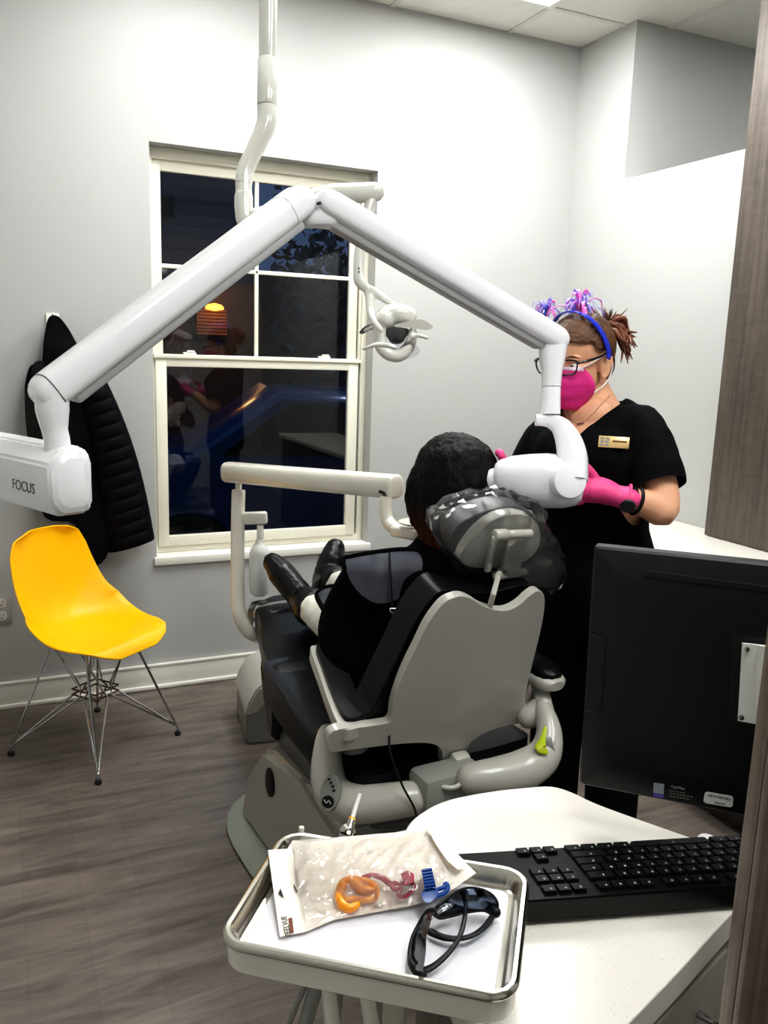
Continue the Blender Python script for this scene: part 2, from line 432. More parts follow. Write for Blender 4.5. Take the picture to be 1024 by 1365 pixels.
bm = B(); bx(bm, (XL-.1, YR, 0), (XL, YB, ZC)); struct('wall_left', bm, 'wall_paint', smooth=False)
bm = B(); bx(bm, (XL-.1, YR-.1, 0), (XA, YR, ZC)); struct('wall_front', bm, 'wall_paint', smooth=False)
def baseboard(name, lo, hi, ax):
    bm = B(); bx(bm, lo, hi, .004)
    struct(name, bm, 'white_paint')
bm = B(); bx(bm, (XL, YB-.014, 0), (XR, YB, .112), .003); bx(bm, (XL, YB-.026, 0), (XR, YB, .02), .006); bx(bm, (XL, YB-.018, .105), (XR, YB, .118), .004)
struct('baseboard_back', bm, 'white_paint')
bm = B(); bx(bm, (XL, YR, 0), (XL+.014, YB-.03, .115), .003); struct('baseboard_left', bm, 'white_paint')

# window: recessed double-hung sash
win = bpy.data.objects.new('window_1', None); win.matrix_world = Matrix.Translation(((WX0+WX1)/2, YB, WZ0)); col.objects.link(win)
tag(win, 'white double-hung window dark with night outside', None, kind='structure')
YF = YB+.075
def frame(bm, x0, x1, z0, z1, y0, y1, l, r, b, t, bev=.004):
    bx(bm, (x0, y0, z0), (x0+l, y1, z1), bev); bx(bm, (x1-r, y0, z0), (x1, y1, z1), bev)
    bx(bm, (x0+l-.002, y0, z0), (x1-r+.002, y1, z0+b), bev); bx(bm, (x0+l-.002, y0, z1-t), (x1-r+.002, y1, z1), bev)
bm = B(); frame(bm, WX0, WX1, WZ0+.02, WZ1, YF, YF+.06, .022, .03, .03, .045); build('window_frame', bm, 'window_vinyl', win)
bm = B(); bx(bm, (WX0-.012, YB-.018, WZ0-.016), (WX1+.012, YF+.03, WZ0+.02), .004); build('window_sill', bm, 'white_paint', win)
SX0, SX1, MR = WX0+.02, WX1-.045, 1.475
bm = B(); frame(bm, SX0, SX1, WZ0+.05, MR+.005, YF-.012, YF+.02, .048, .05, .048, .035); build('lower_sash', bm, 'window_vinyl', win)
bm = B(); frame(bm, SX0, SX1, MR-.012, WZ1-.04, YF+.02, YF+.05, .04, .045, .03, .05); us = build('upper_sash', bm, 'window_vinyl', win)
bm = B(); bx(bm, (1.092-.009, YF+.024, MR), (1.092+.009, YF+.044, WZ1-.05), .004); bx(bm, (SX0+.02, YF+.024, 1.862), (SX1-.02, YF+.044, 1.88), .004); build('muntin', bm, 'window_vinyl', us)
bm = B(); bx(bm, (SX0-.008, YF-.022, MR+.005), (SX1+.008, YF+.03, MR+.024), .004); build('meeting_rail', bm, 'window_vinyl', win)
for x in (.78, 1.41):
    bm = B(); bx(bm, (x-.028, YF-.018, MR+.023), (x+.028, YF+.004, MR+.034), .003); bx(bm, (x-.012, YF-.02, MR+.033), (x+.022, YF-.004, MR+.042), .003); build('sash_lock', bm, 'white_paint', win)
bm = B(); bx(bm, (SX1+.002, YF+.0, MR+.02), (WX1-.032, YF+.02, WZ1-.05), .002); build('jamb_track', bm, 'window_vinyl', win)
for nm, z0, z1, y in (('lower_pane', WZ0+.09, MR-.02, YF+.006), ('upper_pane', MR+.01, WZ1-.08, YF+.034)):
    bm = B(); vs = [bm.verts.new(p) for p in ((SX0+.03, y, z0), (SX1-.03, y, z0), (SX1-.03, y, z1), (SX0+.03, y, z1))]; bm.faces.new(vs); build(nm, bm, 'pane', win, smooth=False)

# ================================================================== OUTSIDE (night)
w = bpy.data.worlds.new('night'); sc.world = w; w.use_nodes = True
bg = w.node_tree.nodes['Background']; bg.inputs[0].default_value = (.06, .1, .19, 1); bg.inputs[1].default_value = .6
def rough_mat(n, c, r=.8, **k): return mat(n, c, r, var=.2, **k)
rough_mat('siding', '#3c4654'); rough_mat('siding_brown', '#5a4334'); rough_mat('roofing', '#20262e'); rough_mat('asphalt', '#202226'); rough_mat('foliage_night', '#33424e'); rough_mat('shutter', '#8a5a34')
mat('car_blue', '#22406e', .25, coat=.5); mat('car_white', '#8c9097', .3, coat=.5); mat('car_glass', '#0a0c10', .08)
bm = B(); bx(bm, (-8, YB+.2, -.3), (14, YB+22, -.2)); tag(build('parking_lot', bm, 'asphalt', smooth=False), kind='structure')
hs = thing('house', 'dark neighbouring house with lamp-lit louvred shutter outside the window', 'house', (1.2, 11.5, -.2))
bm = B()
for i in range(28): box(bm, (.75, 11.6, .0+i*.15), (5.0, .1, .145), Matrix.Rotation(.06, 3, 'X'))
build('siding_wall', bm, 'siding', hs, smooth=False)
bm = B()
loft(bm, [[V((-2.6, y, 4.05)), V((3.6, y, 4.05)), V((3.6, y, 4.25)), V((1.0, y, 6.2)), V((-2.6, y, 5.4))] for y in (11.2, 14)]); build('roof', bm, 'roofing', hs, smooth=False)
sh0, sh1 = at(262, 410, y=11.3), at(303, 447, y=11.3)
bm = B(); bx(bm, (sh0.x-.9, 11.42, .2), (sh1.x+.5, 11.54, sh0.z+.35)); build('porch', bm, 'siding_brown', hs, smooth=False)
bm = B()
for i in range(8): bx(bm, (sh0.x, 11.3, sh1.z+(sh0.z-sh1.z)*i/8), (sh1.x, 11.42, sh1.z+(sh0.z-sh1.z)*(i+.7)/8))
build('shutter', bm, 'shutter', hs, smooth=False)
lq = at(286, 404, y=11.22); bm = B(); lathe(bm, lq, (0, 0, -1), [(0, .01), (.02, .09), (.05, .12), (.08, .12), (.1, .02)]); build('wall_lamp', bm, 'lamp_warm', hs)
wq0, wq1 = at(216, 262, y=11.5), at(231, 290, y=11.5); bm = B(); bx(bm, (wq0.x, 11.46, wq1.z), (wq1.x, 11.55, wq0.z)); build('upstairs_window', bm, 'car_glass', hs, smooth=False)
def lamp(nm, loc, e, c, r):
    l = bpy.data.lights.new(nm, 'POINT'); l.energy = e; l.color = c; l.shadow_soft_size = r; o = bpy.data.objects.new(nm, l); o.location = loc; col.objects.link(o)
lamp('porch_glow', lq+V((0, -.22, -.05)), 4, (1, .55, .22), .1)
lamp('house_fill', (3.2, 7.2, 5.0), 110, (.62, .75, 1), .4)  # unseen fill lamp added so the dark house front shows
h2 = thing('garage', 'long low dark building at right outside the window', 'building', (5.6, 12.5, -.2))
bm = B()
for i in range(14): box(bm, (4.6, 12.6, -.1+i*.16), (5.6, .1, .155), Matrix.Rotation(.06, 3, 'X'))
build('siding_wall', bm, 'siding_brown', h2, smooth=False)
bm = B(); loft(bm, [[V((1.7, y, 2.15)), V((7.8, y, 2.15)), V((7.6, y, 2.6)), V((1.9, y, 2.6))] for y in (12.3, 15)]); build('roof', bm, 'roofing', h2, smooth=False)
def tree(x, y, h, label):
    t = thing('tree', label, 'tree', (x, y, -.2), 'trees outside the window')
    bm = B(); tube(bm, [(x, y, -.2), (x+.05, y, h*.35), (x, y, h*.8)], [.09, .06, .02], 8, 4); build('trunk', bm, 'roofing', t)
    bm = B()
    for i in range(900):
        a = random.uniform(0, 2*PI); rr = random.random()**.5*h*.26; zz = random.gauss(h*.68, h*.15)
        p = V((x+rr*math.cos(a), y+rr*math.sin(a), zz)); q = V((random.gauss(0, 1), random.gauss(0, 1), random.gauss(0, 1))).normalized()*.09; s = q.cross(V((.3, .5, .8))).normalized()*.05
        bm.faces.new([bm.verts.new(k) for k in (p-q, p+s, p+q, p-s)])
    build('foliage', bm, 'foliage_night', t, smooth=False)
tree(4.0, 10.2, 3.3, 'bushy tree outside the upper right window pane')
tree(6.6, 11.0, 3.6, 'tree behind the bushy one, farther right outside')
def car(loc, rz, body, label):
    t = thing('car', label, 'car', loc); R = Matrix.Translation(loc) @ Matrix.Rotation(rz, 4, 'Z')
    prof = [(-2.1, .35), (-2.15, .8), (-1.9, .95), (-1.2, 1.0), (-.55, 1.42), (.75, 1.45), (1.35, 1.02), (2.05, .92), (2.15, .6), (2.1, .35)]
    bm = B(); loft(bm, [[R @ V((x, y*.85, .35+(z-.35)*(1 if abs(y) < 1 else .96))) for x, z in prof] for y in (-1, -.95, .95, 1)]); build('body', bm, body, t)
    for s in (-1, 1):
        bm = B(); pf = [(-1.0, 1.03), (-.5, 1.36), (.7, 1.38), (1.15, 1.04)]
        loft(bm, [[R @ V((x, s*(.855+k), z)) for x, z in pf] for k in (0, .006)])
        build('side_window', bm, 'car_glass', t, smooth=False)
    for sx in (-1.35, 1.35):
        for s in (-1, 1):
            bm = B(); cyl(bm, R @ V((sx, s*.7, .33)), R @ V((sx, s*.9, .33)), .33, n=24, bevel=.03); build('wheel', bm, 'rubber', t)
    for s in (-1, 1):
        bm = B(); ell(bm, R @ V((2.1, s*.6, .72)), (.06, .14, .07), R.to_3x3()); build('headlamp', bm, 'tail_light', t)
car((-.6, 9.2, -.2), .2, 'car_white', 'pale car parked outside behind the upper left window panes')
car((2.6, 6.0, -.2), 2.95, 'car_blue', 'dark blue car parked just outside the lower window pane')

# ================================================================== LIGHTS
def troffer(x0, y0, label, s='troffer_glow'):
    t = thing('ceiling_light', label, 'light', (x0+.305, y0+.61, ZC), 'recessed ceiling lights')
    bm = B(); frame_pts = ((x0, y0, x0+.61, y0+.03), (x0, y0+1.19, x0+.61, y0+1.22), (x0, y0+.03, x0+.03, y0+1.19), (x0+.58, y0+.03, x0+.61, y0+1.19))
    for a, b, c, d in frame_pts: bx(bm, (a, b, ZC-.012), (c, d, ZC-.001))
    build('frame', bm, 'white_paint', t, smooth=False)
    bm = B(); bx(bm, (x0+.03, y0+.03, ZC-.010), (x0+.58, y0+1.19, ZC-.002)); build('diffuser', bm, s, t, smooth=False)
troffer(GX-.61, GY-1.22, 'bright rectangular ceiling light at the top edge near the right corner')
troffer(GX-.61*3, GY-1.22, 'rectangular ceiling light above the window side of the room', 'troffer_mid')
troffer(GX-.61, GY-.61*6, 'rectangular ceiling light above the counter', 'troffer_dim')
troffer(GX-.61*3, GY-.61*6, 'rectangular ceiling light above the doorway', 'troffer_dim')
troffer(3.45, GY-.61*4, 'unseen ceiling light added beyond the right wall to brighten the alcove', 'troffer_dim')  # fitting out of view, put in to lift the grey alcove wall

# power outlet
ot = thing('power_outlet', 'grey wall outlet behind the yellow chair', 'outlet', at(4, 812, y=YB))
c = at(2, 812, y=YB-.004); bm = B(); box(bm, c, (.078, .008, .125), None, .003); build('cover_plate', bm, 'outlet_grey', ot)
for dz in (-.028, .028):
    bm = B(); tube(bm, [c+V((0, -.003, dz)), c+V((0, -.008, dz))], .019, 20, ex=2.6); so = build('socket', bm, 'outlet_white', ot)
    for dx in (-.007, .007):
        bm = B(); box(bm, c+V((dx, -.0085, dz+.004)), (.0025, .002, .011)); build('slot', bm, 'seam', so, smooth=False)
    bm = B(); cyl(bm, c+V((0, -.0075, dz-.009)), c+V((0, -.0095, dz-.009)), .003); build('slot', bm, 'seam', so)

# jacket on hook
hk = thing('wall_hook', 'small white hook on the wall holding the jacket', 'hook', at(68, 425, y=YB))
p = at(70, 426, y=YB); bm = B(); box(bm, p+V((0, -.004, 0)), (.05, .008, .05), None, .003); build('back_plate', bm, 'white_paint', hk)
bm = B(); tube(bm, [p+V((0, -.006, .0)), p+V((0, -.05, -.012)), p+V((0, -.06, .02))], .006, 10, 4, round_ends=True); build('peg', bm, 'white_paint', hk)
jk = thing('jacket', 'black quilted puffer jacket hanging from the wall hook', 'jacket', at(120, 600, y=3.6))
def jac(outline, y0, th, name, m, sp=.022, amp=.014):
    pts = catmull([V((*p, 0)) for p in outline], 4, True)
    cx = sum(p.x for p in pts)/len(pts); cy = sum(p.y for p in pts)/len(pts)
    def fn(u, v, w):
        y = y0 if w == 0 else y0+th
        q = at(u, v, y=y)
        if w == 0:
            q.y += amp*noise.noise(V((u*.03, v*.012, 3.1)))*2 + amp*.8*noise.noise(V((u*.11, v*.03, 1)))
        return q
    bm = B(); plate(bm, [(p.x, p.y) for p in pts], fn, 1, 9); return build(name, bm, m, jk, angle=60)
jac([(64, 425), (76, 421), (90, 436), (105, 462), (130, 500), (150, 545), (150, 600), (150, 660), (145, 735), (122, 752), (100, 700), (60, 690), (46, 640), (44, 590), (36, 545), (33, 518), (40, 488), (55, 485), (58, 455)], 3.58, .08, 'jacket_body', 'puffer')
pa, pb, nseg = V((108, 470)), V((176, 727)), 16
rings = []
for i in range(nseg*6+1):
    t = i/(nseg*6); c2 = pa.lerp(pb, t); c2.x += 8*math.sin(t*PI)
    q = at(c2.x, c2.y, y=3.585); q2 = at(c2.x+20, c2.y-6, y=3.585)
    s = (q2-q).normalized(); wd = (.032+.062*t**.7 + .01*math.sin(t*PI))*1.04
    puff = .86+.14*abs(math.sin(t*nseg*PI))**.5
    rings.append(ring(q+V((0, 0, 0)), s, V((0, 1, 0)), wd*(.94+.06*puff), .055*puff, 18))
bm = B(); loft(bm, rings); build('sleeve', bm, 'puffer', jk)
jac([(44, 486), (60, 486), (57, 540), (62, 600), (48, 612), (36, 580), (33, 520), (40, 520)], 3.57, .02, 'strap', 'leather_boot', amp=.004)
# ================================================================== YELLOW CHAIR
yc = V((.293, 3.225, 0)); yf = V((.63, -.777, 0)); yr = V((yf.y, -yf.x, 0))*-1   # forward, side
yc_ = thing('side_chair', 'yellow moulded plastic chair on crossed chrome wire legs', 'chair', yc)
prof = [(-.255, .83), (-.258, .80), (-.25, .74), (-.235, .66), (-.215, .58), (-.19, .52), (-.15, .472), (-.09, .447), (-.02, .438), (.05, .441), (.12, .45), (.17, .452), (.205, .438), (.22, .415)]
wid = [.10, .155, .183, .197, .208, .218, .228, .236, .238, .236, .228, .208, .165, .09]
PR = catmull([V((a, 0, b)) for a, b in prof], 4); WD = lerp_list(wid, len(PR))
bm = B(); grid = []
for i, p in enumerate(PR):
    t = i/(len(PR)-1); row = []
    tg = (PR[min(i+1, len(PR)-1)]-PR[max(i-1, 0)]).normalized(); nm = V((-tg.z, 0, tg.x));
    if nm.z < 0 and t > .5: nm = -nm
    nm = V((tg.z*-1, 0, tg.x)) ; nm = nm if (nm.x > 0 or nm.z > 0) else -nm
    lift = .075*math.exp(-((t-.45)/.2)**2) + .03*(1-t) + .004
    for k in range(-10, 11):
        s = k/10; a = abs(s)
        q = p + nm*lift*a**2.6
        row.append(bm.verts.new(yc + yf*q.x + yr*(s*WD[i]) + V((0, 0, q.z))))
    grid.append(row)
for a, b in zip(grid, grid[1:]):
    for k in range(20): bm.faces.new((a[k], a[k+1], b[k+1], b[k]))
o = build('seat_shell', bm, 'yellow_shell', yc_)
so = o.modifiers.new('s', 'SOLIDIFY'); so.thickness = .007; so.offset = 0
sb = o.modifiers.new('b', 'BEVEL'); sb.width = .003; sb.segments = 2; sb.limit_method = 'ANGLE'; sb.angle_limit = 1
def yw(x, s, z): return yc + yf*x + yr*s + V((0, 0, z))
FT = [(.22, -.22), (.22, .22), (-.22, -.22), (-.22, .22)]
fpx = [(131, 1042), (15, 1004), (237, 977), (130, 946)]
feet = [at(*q, z=.008) for q in fpx]
for ft in feet:
    d = ft-yc; x = d.dot(yf); s = d.dot(yr); sx = 1 if x > 0 else -1; ss = 1 if s > 0 else -1
    top = yw(.085*sx-.01, .115*ss, .425); j1 = yw(.055*sx, .02*ss, .225); f0 = V((ft.x, ft.y, .03))
    bm = B(); tube(bm, [top, f0, V((ft.x, ft.y, .012))], .0048, 8)
    tube(bm, [yw(.10*sx-.01, .10*ss, .425), yw(.02*sx, .055*ss, .232), yw(.01*sx, .07*ss, .212), f0+V((0, 0, .006))], .004, 8)
    tube(bm, [yw(.07*sx-.01, .125*ss, .425), yw(.06*sx, .02*ss, .232), yw(.07*sx, .01*ss, .212), f0+V((0, 0, .006))], .004, 8)
    lg = build('leg', bm, 'chrome', yc_)
    bm = B(); lathe(bm, (ft.x, ft.y, 0), (0, 0, 1), [(0, .011), (.004, .013), (.012, .012), (.018, .007)]); build('foot_glide', bm, 'rubber', lg)
bm = B(); q = [yw(.06, .06, .232), yw(.06, -.06, .232), yw(-.06, -.06, .232), yw(-.06, .06, .232)]
for dz in (0, -.022):
    for i in range(4): tube(bm, [q[i]+V((0, 0, dz)), q[(i+1) % 4]+V((0, 0, dz))], .0035, 8)
build('wire_cross_frame', bm, 'rust_bracket', yc_)
for sx in (-1, 1):
    for ss in (-1, 1):
        bm = B(); cyl(bm, yw(.085*sx-.01, .115*ss, .418), yw(.085*sx-.01, .115*ss, .442), .013, n=14); build('shock_mount', bm, 'rubber', yc_)

# ================================================================== X-RAY UNIT
xr = thing('xray_unit', 'white wall-mounted dental x-ray machine with folding arm', 'x-ray machine', (-.3, 2.4, 1.3))
E0 = at(95, 643, d=1.5); bd = V((-.42, .907, 0)).normalized(); bs = V((bd.y, -bd.x, 0))  # along, right side
L_ = (XL+.075 - E0.x)/bd.x
rings = []
for k, sc_ in ((-.012, .6), (-.006, .82), (.0, .93), (.012, 1), (.06, 1), (L_, 1)):
    hw, hh = .043*sc_, .062*sc_; c = E0+bd*k
    pts = [(-hw, -hh*.55), (-hw*.55, -hh), (hw*.75, -hh), (hw, -hh*.8), (hw, hh*.7), (hw*.7, hh), (-hw*.35, hh), (-hw, hh*.55)]
    rings.append([c+bs*a+V((0, 0, b)) for a, b in pts])
bm = B(); loft(bm, rings)
bmesh.ops.bevel(bm, geom=[e for e in bm.edges], offset=.005, segments=2, affect='EDGES')
ba = build('extension_arm', bm, 'arm_white', xr)
tx = on_plane(31, 649, E0-bs*.0435, bs)
text('focus_lettering', 'FOCUS', tx, -bd, (0, 0, 1), .027, 'dark_grey', ba, .0002)
bm = B(); bx(bm, (XL+.001, (E0+bd*L_).y-.12, E0.z-.16), (XL+.05, (E0+bd*L_).y+.16, E0.z+.16), .008); beam(bm, E0+bd*(L_-.02), V((XL+.03, (E0+bd*L_).y+.04, E0.z)), .07, .09, bevel=.01); build('wall_plate', bm, 'arm_white', xr)
A0 = at(66, 520, d=1.5); A1 = at(396, 270, d=1.75); A2 = at(437, 272, d=1.78); A3 = at(738, 450, d=2.0)
# post between bracket and first arm
top = at(70, 548, d=1.5); bot = at(77, 604, d=1.515)
bm = B(); tube(bm, [bot+V((0, 0, -.006)), bot+V((0, 0, .02)), bot.lerp(top, .55), top, top+V((0, 0, .03))], [.0235, .0225, .0225, .029, .03], 28, 5); pk = build('lower_swivel', bm, 'arm_white', xr)
def xarm(p0, p1, w, h, name, lower_at):
    a, s, u = frame_of(p1-p0); Ln = (p1-p0).length
    bm = B(); rr = []
    n = 20
    for k, e in ((-.03, .35), (-.026, .6), (-.018, .82), (-.008, .95), (.006, 1), (Ln-.006, 1), (Ln+.008, .95), (Ln+.018, .82), (Ln+.026, .6), (Ln+.03, .35)):
        rr.append(ring(p0+a*k, s, u, w/2*(.55+.45*e), h/2*e, 28, 3.2))
    loft(bm, rr); m_ = build(name, bm, 'arm_white', xr)
    bm = B(); box(bm, (p0+p1)/2-u*(h*.5+.004), (Ln*.93, w*.62, .02), axes_rot(a, s, u), .006); build('underside_channel', bm, 'arm_under_shade', m_)
    return m_, a, s, u
la, a, s, u = xarm(A0, A1, .08, .066, 'lower_arm', 0)
# seams between end cap and arm body
for t, pp in ((.002, A0), ):
    bm = B(); c = A0+a*t; rr = ring(c, s, u, .0404, .0334, 28, 3.2); tube(bm, rr+[rr[0]], .0007, 6); build('end_seam', bm, 'seam', la)
c = A1-a*.04; bm = B(); rr = ring(c, s, u, .0403, .0333, 28, 3.2); tube(bm, rr+[rr[0]], .0005, 6); build('end_seam', bm, 'grey_plastic', la)
ua, a2, s2, u2 = xarm(A2, A3, .075, .058, 'upper_arm', 0)
bm = B(); c = at(417, 280, d=1.775)
loft(bm, [ring(at(px, py, d=dd), s, V((0, 0, 1)), rx, rz, 20, 3) for px, py, dd, rx, rz in ((384, 276, 1.765, .02, .024), (398, 280, 1.77, .027, .036), (412, 283, 1.772, .028, .033), (424, 283, 1.776, .028, .033), (438, 281, 1.78, .027, .038), (452, 280, 1.785, .02, .025))]); build('elbow_joint', bm, 'arm_white', xr)
bm = B(); cyl(bm, at(422, 272, d=1.74), at(428, 270, d=1.74), .003); build('elbow_gap', bm, 'seam', xr)
# neck below the upper arm end
nk0 = at(737, 460, d=2.0); nk1 = at(735, 516, d=2.0); nk2 = at(733, 553, d=2.0)
bm = B(); loft(bm, [ring(p, cr, cf, rx, ry, 24, 2.6) for p, rx, ry in ((nk0, .034, .032), (nk0.lerp(nk1, .35), .03, .03), (nk0.lerp(nk1, .6), .0245, .0245), (nk1, .0225, .0225))]); build('neck', bm, 'arm_white', xr)
bm = B(); loft(bm, [ring(p, cr, cf, rx, rx, 24, 2.6) for p, rx in ((nk1-V((0, 0, .0015)), .0222), (nk1.lerp(nk2, .6), .0232), (nk2, .0245))]); build('neck_collar', bm, 'arm_white', xr)
bm = B(); tube(bm, [nk1+cr*-.0225-cf*.004, nk1-cf*.0225, nk1+cr*.0225-cf*.004], .0007, 6, 6); build('collar_seam', bm, 'grey_plastic', xr)
bm = B(); tube(bm, ats([(714, 560, 1.995), (732, 561, 1.995), (748, 570, 1.985), (759, 590, 1.965), (763, 612, 1.95), (762, 640, 1.94)]), [.013, .016, .024, .031, .035, .037], 20, 6, up=cf, flat=.85, ex=3.0, round_ends=False); build('yoke', bm, 'arm_white', xr)
jc = at(757, 642, d=1.97)
bm = B(); cyl(bm, at(742, 643, d=1.98), at(761, 641, d=1.905), .043, .041, 32, .006); build('yoke_pivot', bm, 'arm_white', xr)
h0, h1 = at(650, 641, d=2.02), at(768, 640, d=1.97); ax = (h1-h0).normalized(); hl = (h1-h0).length
bm = B(); lathe(bm, h0, ax, [(.0, .001), (.0, .026), (.004, .03), (.024, .031), (.028, .03), (.03, .02)]); build('beam_cone', bm, 'arm_white', xr)
bm = B(); a_, s_, u_ = frame_of(ax)
rr = []
for k, ry, dy, rx in ((.016, .022, .004, .022), (.02, .038, .004, .036), (.032, .048, .003, .046), (.06, .056, .003, .056), (.10, .0625, .0, .062), (.14, .065, -.001, .064), (.18, .062, -.003, .064), (.205, .056, -.004, .058), (.22, .045, -.004, .045), (.226, .02, -.004, .02)):
    rr.append(ring(h0+a_*k+u_*dy, s_, u_, rx, ry, 32, 2.5))
loft(bm, rr); build('tube_head', bm, 'arm_white', xr)
bm = B(); q = h0+ax*.165; lathe(bm, q, ax, [(0, .060), (.004, .0665), (.012, .0668), (.016, .060)], 32); build('pivot_ring', bm, 'arm_white', xr)

# ================================================================== EXAM LIGHT (ceiling pole)
el = thing('exam_light', 'light grey dental light hanging from a ceiling pole before the window', 'light', at(358, 0, d=2.3))
DL = 2.3
p = at(357, 150, d=DL); bm = B(); cyl(bm, V((p.x, p.y, ZC)), at(357, 80, d=DL), .0245, n=28); V0 = build('ceiling_pole', bm, 'light_plastic', el)
q = at(357, 80, d=DL); p2 = at(356, 142, d=DL)
bm = B(); cyl(bm, q, p2, .0275, n=28, bevel=.002); build('pole_sleeve', bm, 'light_plastic', el)
bm = B(); cyl(bm, p2+V((0, 0, .002)), p2-V((0, 0, .004)), .0265, n=28); build('sleeve_seam', bm, 'grey_plastic', el)
bm = B(); tube(bm, ats([(356, 143, DL), (356, 160, DL), (351, 176, DL), (338, 203, DL), (327, 228, DL), (325, 245, DL)]), [.0272, .0272, .026, .0235, .0235, .0235], 24, 6); build('drop_arm', bm, 'light_plastic', el)
bm = B(); cyl(bm, at(325, 245, d=DL), at(325, 262, d=DL), .0225, n=28); build('swivel_collar', bm, 'light_plastic', el)
bm = B(); tube(bm, ats([(325, 262, DL), (325, 275, DL), (326, 292, DL)]), [.025, .0255, .024], 24, 4, round_ends=True); build('swivel_knuckle', bm, 'light_plastic', el)
bm = B(); tube(bm, ats([(326, 288, DL), (350, 285, DL), (395, 270, DL), (440, 258, DL), (480, 257, DL), (500, 256, DL)]), [.018, .02, .021, .024, .027, .026], 24, 6, round_ends=True); build('flex_arm', bm, 'light_plastic', el)
bm = B(); tube(bm, ats([(496, 262, DL), (487, 300, DL), (480, 340, DL), (479, 366, DL)]), [.014, .0165, .0165, .0165], 20, 5); vt = build('down_tube', bm, 'light_plastic', el)
bm = B(); cyl(bm, at(478.5, 357, d=DL-.016), at(478.5, 358, d=DL-.02), .002); cyl(bm, at(478.5, 362, d=DL-.016), at(478.5, 363, d=DL-.02), .002); build('screw', bm, 'seam', vt)
bm = B(); tube(bm, ats([(479, 366, DL), (480, 374, DL), (485, 381, DL), (491, 386, DL)]), [.0168, .0168, .015, .0115], 20, 5, round_ends=True); build('tube_elbow', bm, 'light_plastic', el)
# head: fork, dome, lower loop, wing reflectors, handles
bm = B()
tube(bm, ats([(488, 383, DL), (493, 397, DL), (494, 415, DL-.02), (500, 430, DL-.06), (508, 440, DL-.07)]), [.011, .013, .011, .009, .008], 14, 5, round_ends=True)
tube(bm, ats([(488, 383, DL), (502, 391, DL), (515, 400, DL), (529, 408, DL+.02)]), [.011, .013, .01, .006], 14, 5, round_ends=True)
organic('fork', bm, 'light_plastic', el, .004, 4)
bm = B()
ell(bm, at(529, 421, d=DL-.01), (.056, .05, .032), axes_rot(cr, cf, cu), 24, 14)
ell(bm, at(514, 427, d=DL-.02), (.03, .045, .03), axes_rot(cr, cf, cu))
tube(bm, ats([(508, 424, DL-.03), (506, 442, DL-.03), (508, 460, DL-.03), (518, 472, DL-.03), (532, 474, DL-.03), (544, 464, DL-.03), (550, 448, DL-.03), (552, 434, DL-.03)]), [.018, .019, .019, .018, .018, .017, .014, .01], 14, 5, round_ends=True)
organic('lamp_head', bm, 'light_plastic', el, .0045, 5)
bm = B(); lathe(bm, at(529, 440, d=DL-.02), cu*-1, [(0, .034), (.006, .034), (.03, .02), (.036, .012), (.036, .001)], 20); build('bulb_housing', bm, 'dark_grey', el)
def wing(pts, d0, m, nm, th=.004):
    bm = B(); pp = catmull([V((*p, 0)) for p in pts], 4, True)
    plate(bm, [(p.x, p.y) for p in pp], lambda uu, vv, ww: at(uu, vv, d=d0+(.02*(vv-430)/20)+ww*th), 1, 6); return build(nm, bm, m, el)
wing([(526, 433), (545, 428), (562, 426), (574, 432), (577, 437), (568, 440), (548, 437), (530, 436)], DL-.06, 'light_plastic', 'reflector_wing')
wing([(479, 443), (488, 434), (500, 432), (504, 438), (494, 440), (484, 445)], DL-.03, 'chrome', 'reflector_wing')
bm = B(); tube(bm, ats([(485, 465, DL-.08), (500, 460, DL-.09), (515, 460, DL-.09), (526, 463, DL-.09)]), [.004, .006, .007, .006], 12, 5, round_ends=True); build('handle', bm, 'light_plastic', el)
bm = B(); tube(bm, ats([(550, 449, DL-.06), (558, 447, DL-.06), (569, 450, DL-.06)]), [.006, .006, .005], 12, 5, round_ends=True); build('handle', bm, 'light_plastic', el)
wing([(512, 462), (526, 452), (548, 456), (560, 466), (552, 476), (530, 480), (514, 474)], DL-.075, 'led_cover', 'splash_guard', .002)

# ================================================================== DELIVERY ARM
dv = thing('delivery_arm', 'cream delivery arm on a bent post with hanging water bottle', 'dental equipment', at(345, 850, d=3.05))
p0, p1 = at(303, 629, d=3.0), at(530, 649, d=2.45); a, s, u = frame_of(p1-p0)
bm = B(); n_ = 24; Ln = (p1-p0).length
loft(bm, [ring(p0+a*k, s, u, .036*e, .0365*e, n_, 3) for k, e in ((0, .75), (.004, .9), (.01, 1), (Ln-.01, .98), (Ln-.004, .88), (Ln, .72))]); build('arm', bm, 'delivery_plastic', dv)
for px, py, dd in ((319, 641, 2.965), (515, 660, 2.435)):
    bm = B(); cyl(bm, at(px, py, d=dd), at(px, py, d=dd-.005), .003); build('screw', bm, 'grey_plastic', dv)
bm = B(); cyl(bm, at(318, 640, d=3.0), at(318, 660, d=3.0), .0115, n=20); build('post_pin', bm, 'delivery_plastic', dv)
bm = B(); tube(bm, ats([(318, 654, 3.0), (318, 657, 3.0), (317, 700, 3.0), (317, 790, 3.0), (320, 822, 3.0), (333, 843, 3.02), (352, 849, 3.05), (385, 850, 3.08)]), [.021, .0245, .0245, .0245, .0245, .024, .024, .024], 22, 6); build('post', bm, 'delivery_plastic', dv)
bm = B(); beam(bm, at(322, 691, d=3.0), at(356, 690, d=2.985), .03, .045, bevel=.008); build('bottle_bracket', bm, 'delivery_plastic', dv)
bm = B(); cyl(bm, at(347, 700, d=2.985), at(347, 718, d=2.985), .012, n=18); build('bottle_cap', bm, 'delivery_plastic', dv)
bt = at(346, 722, d=2.985)
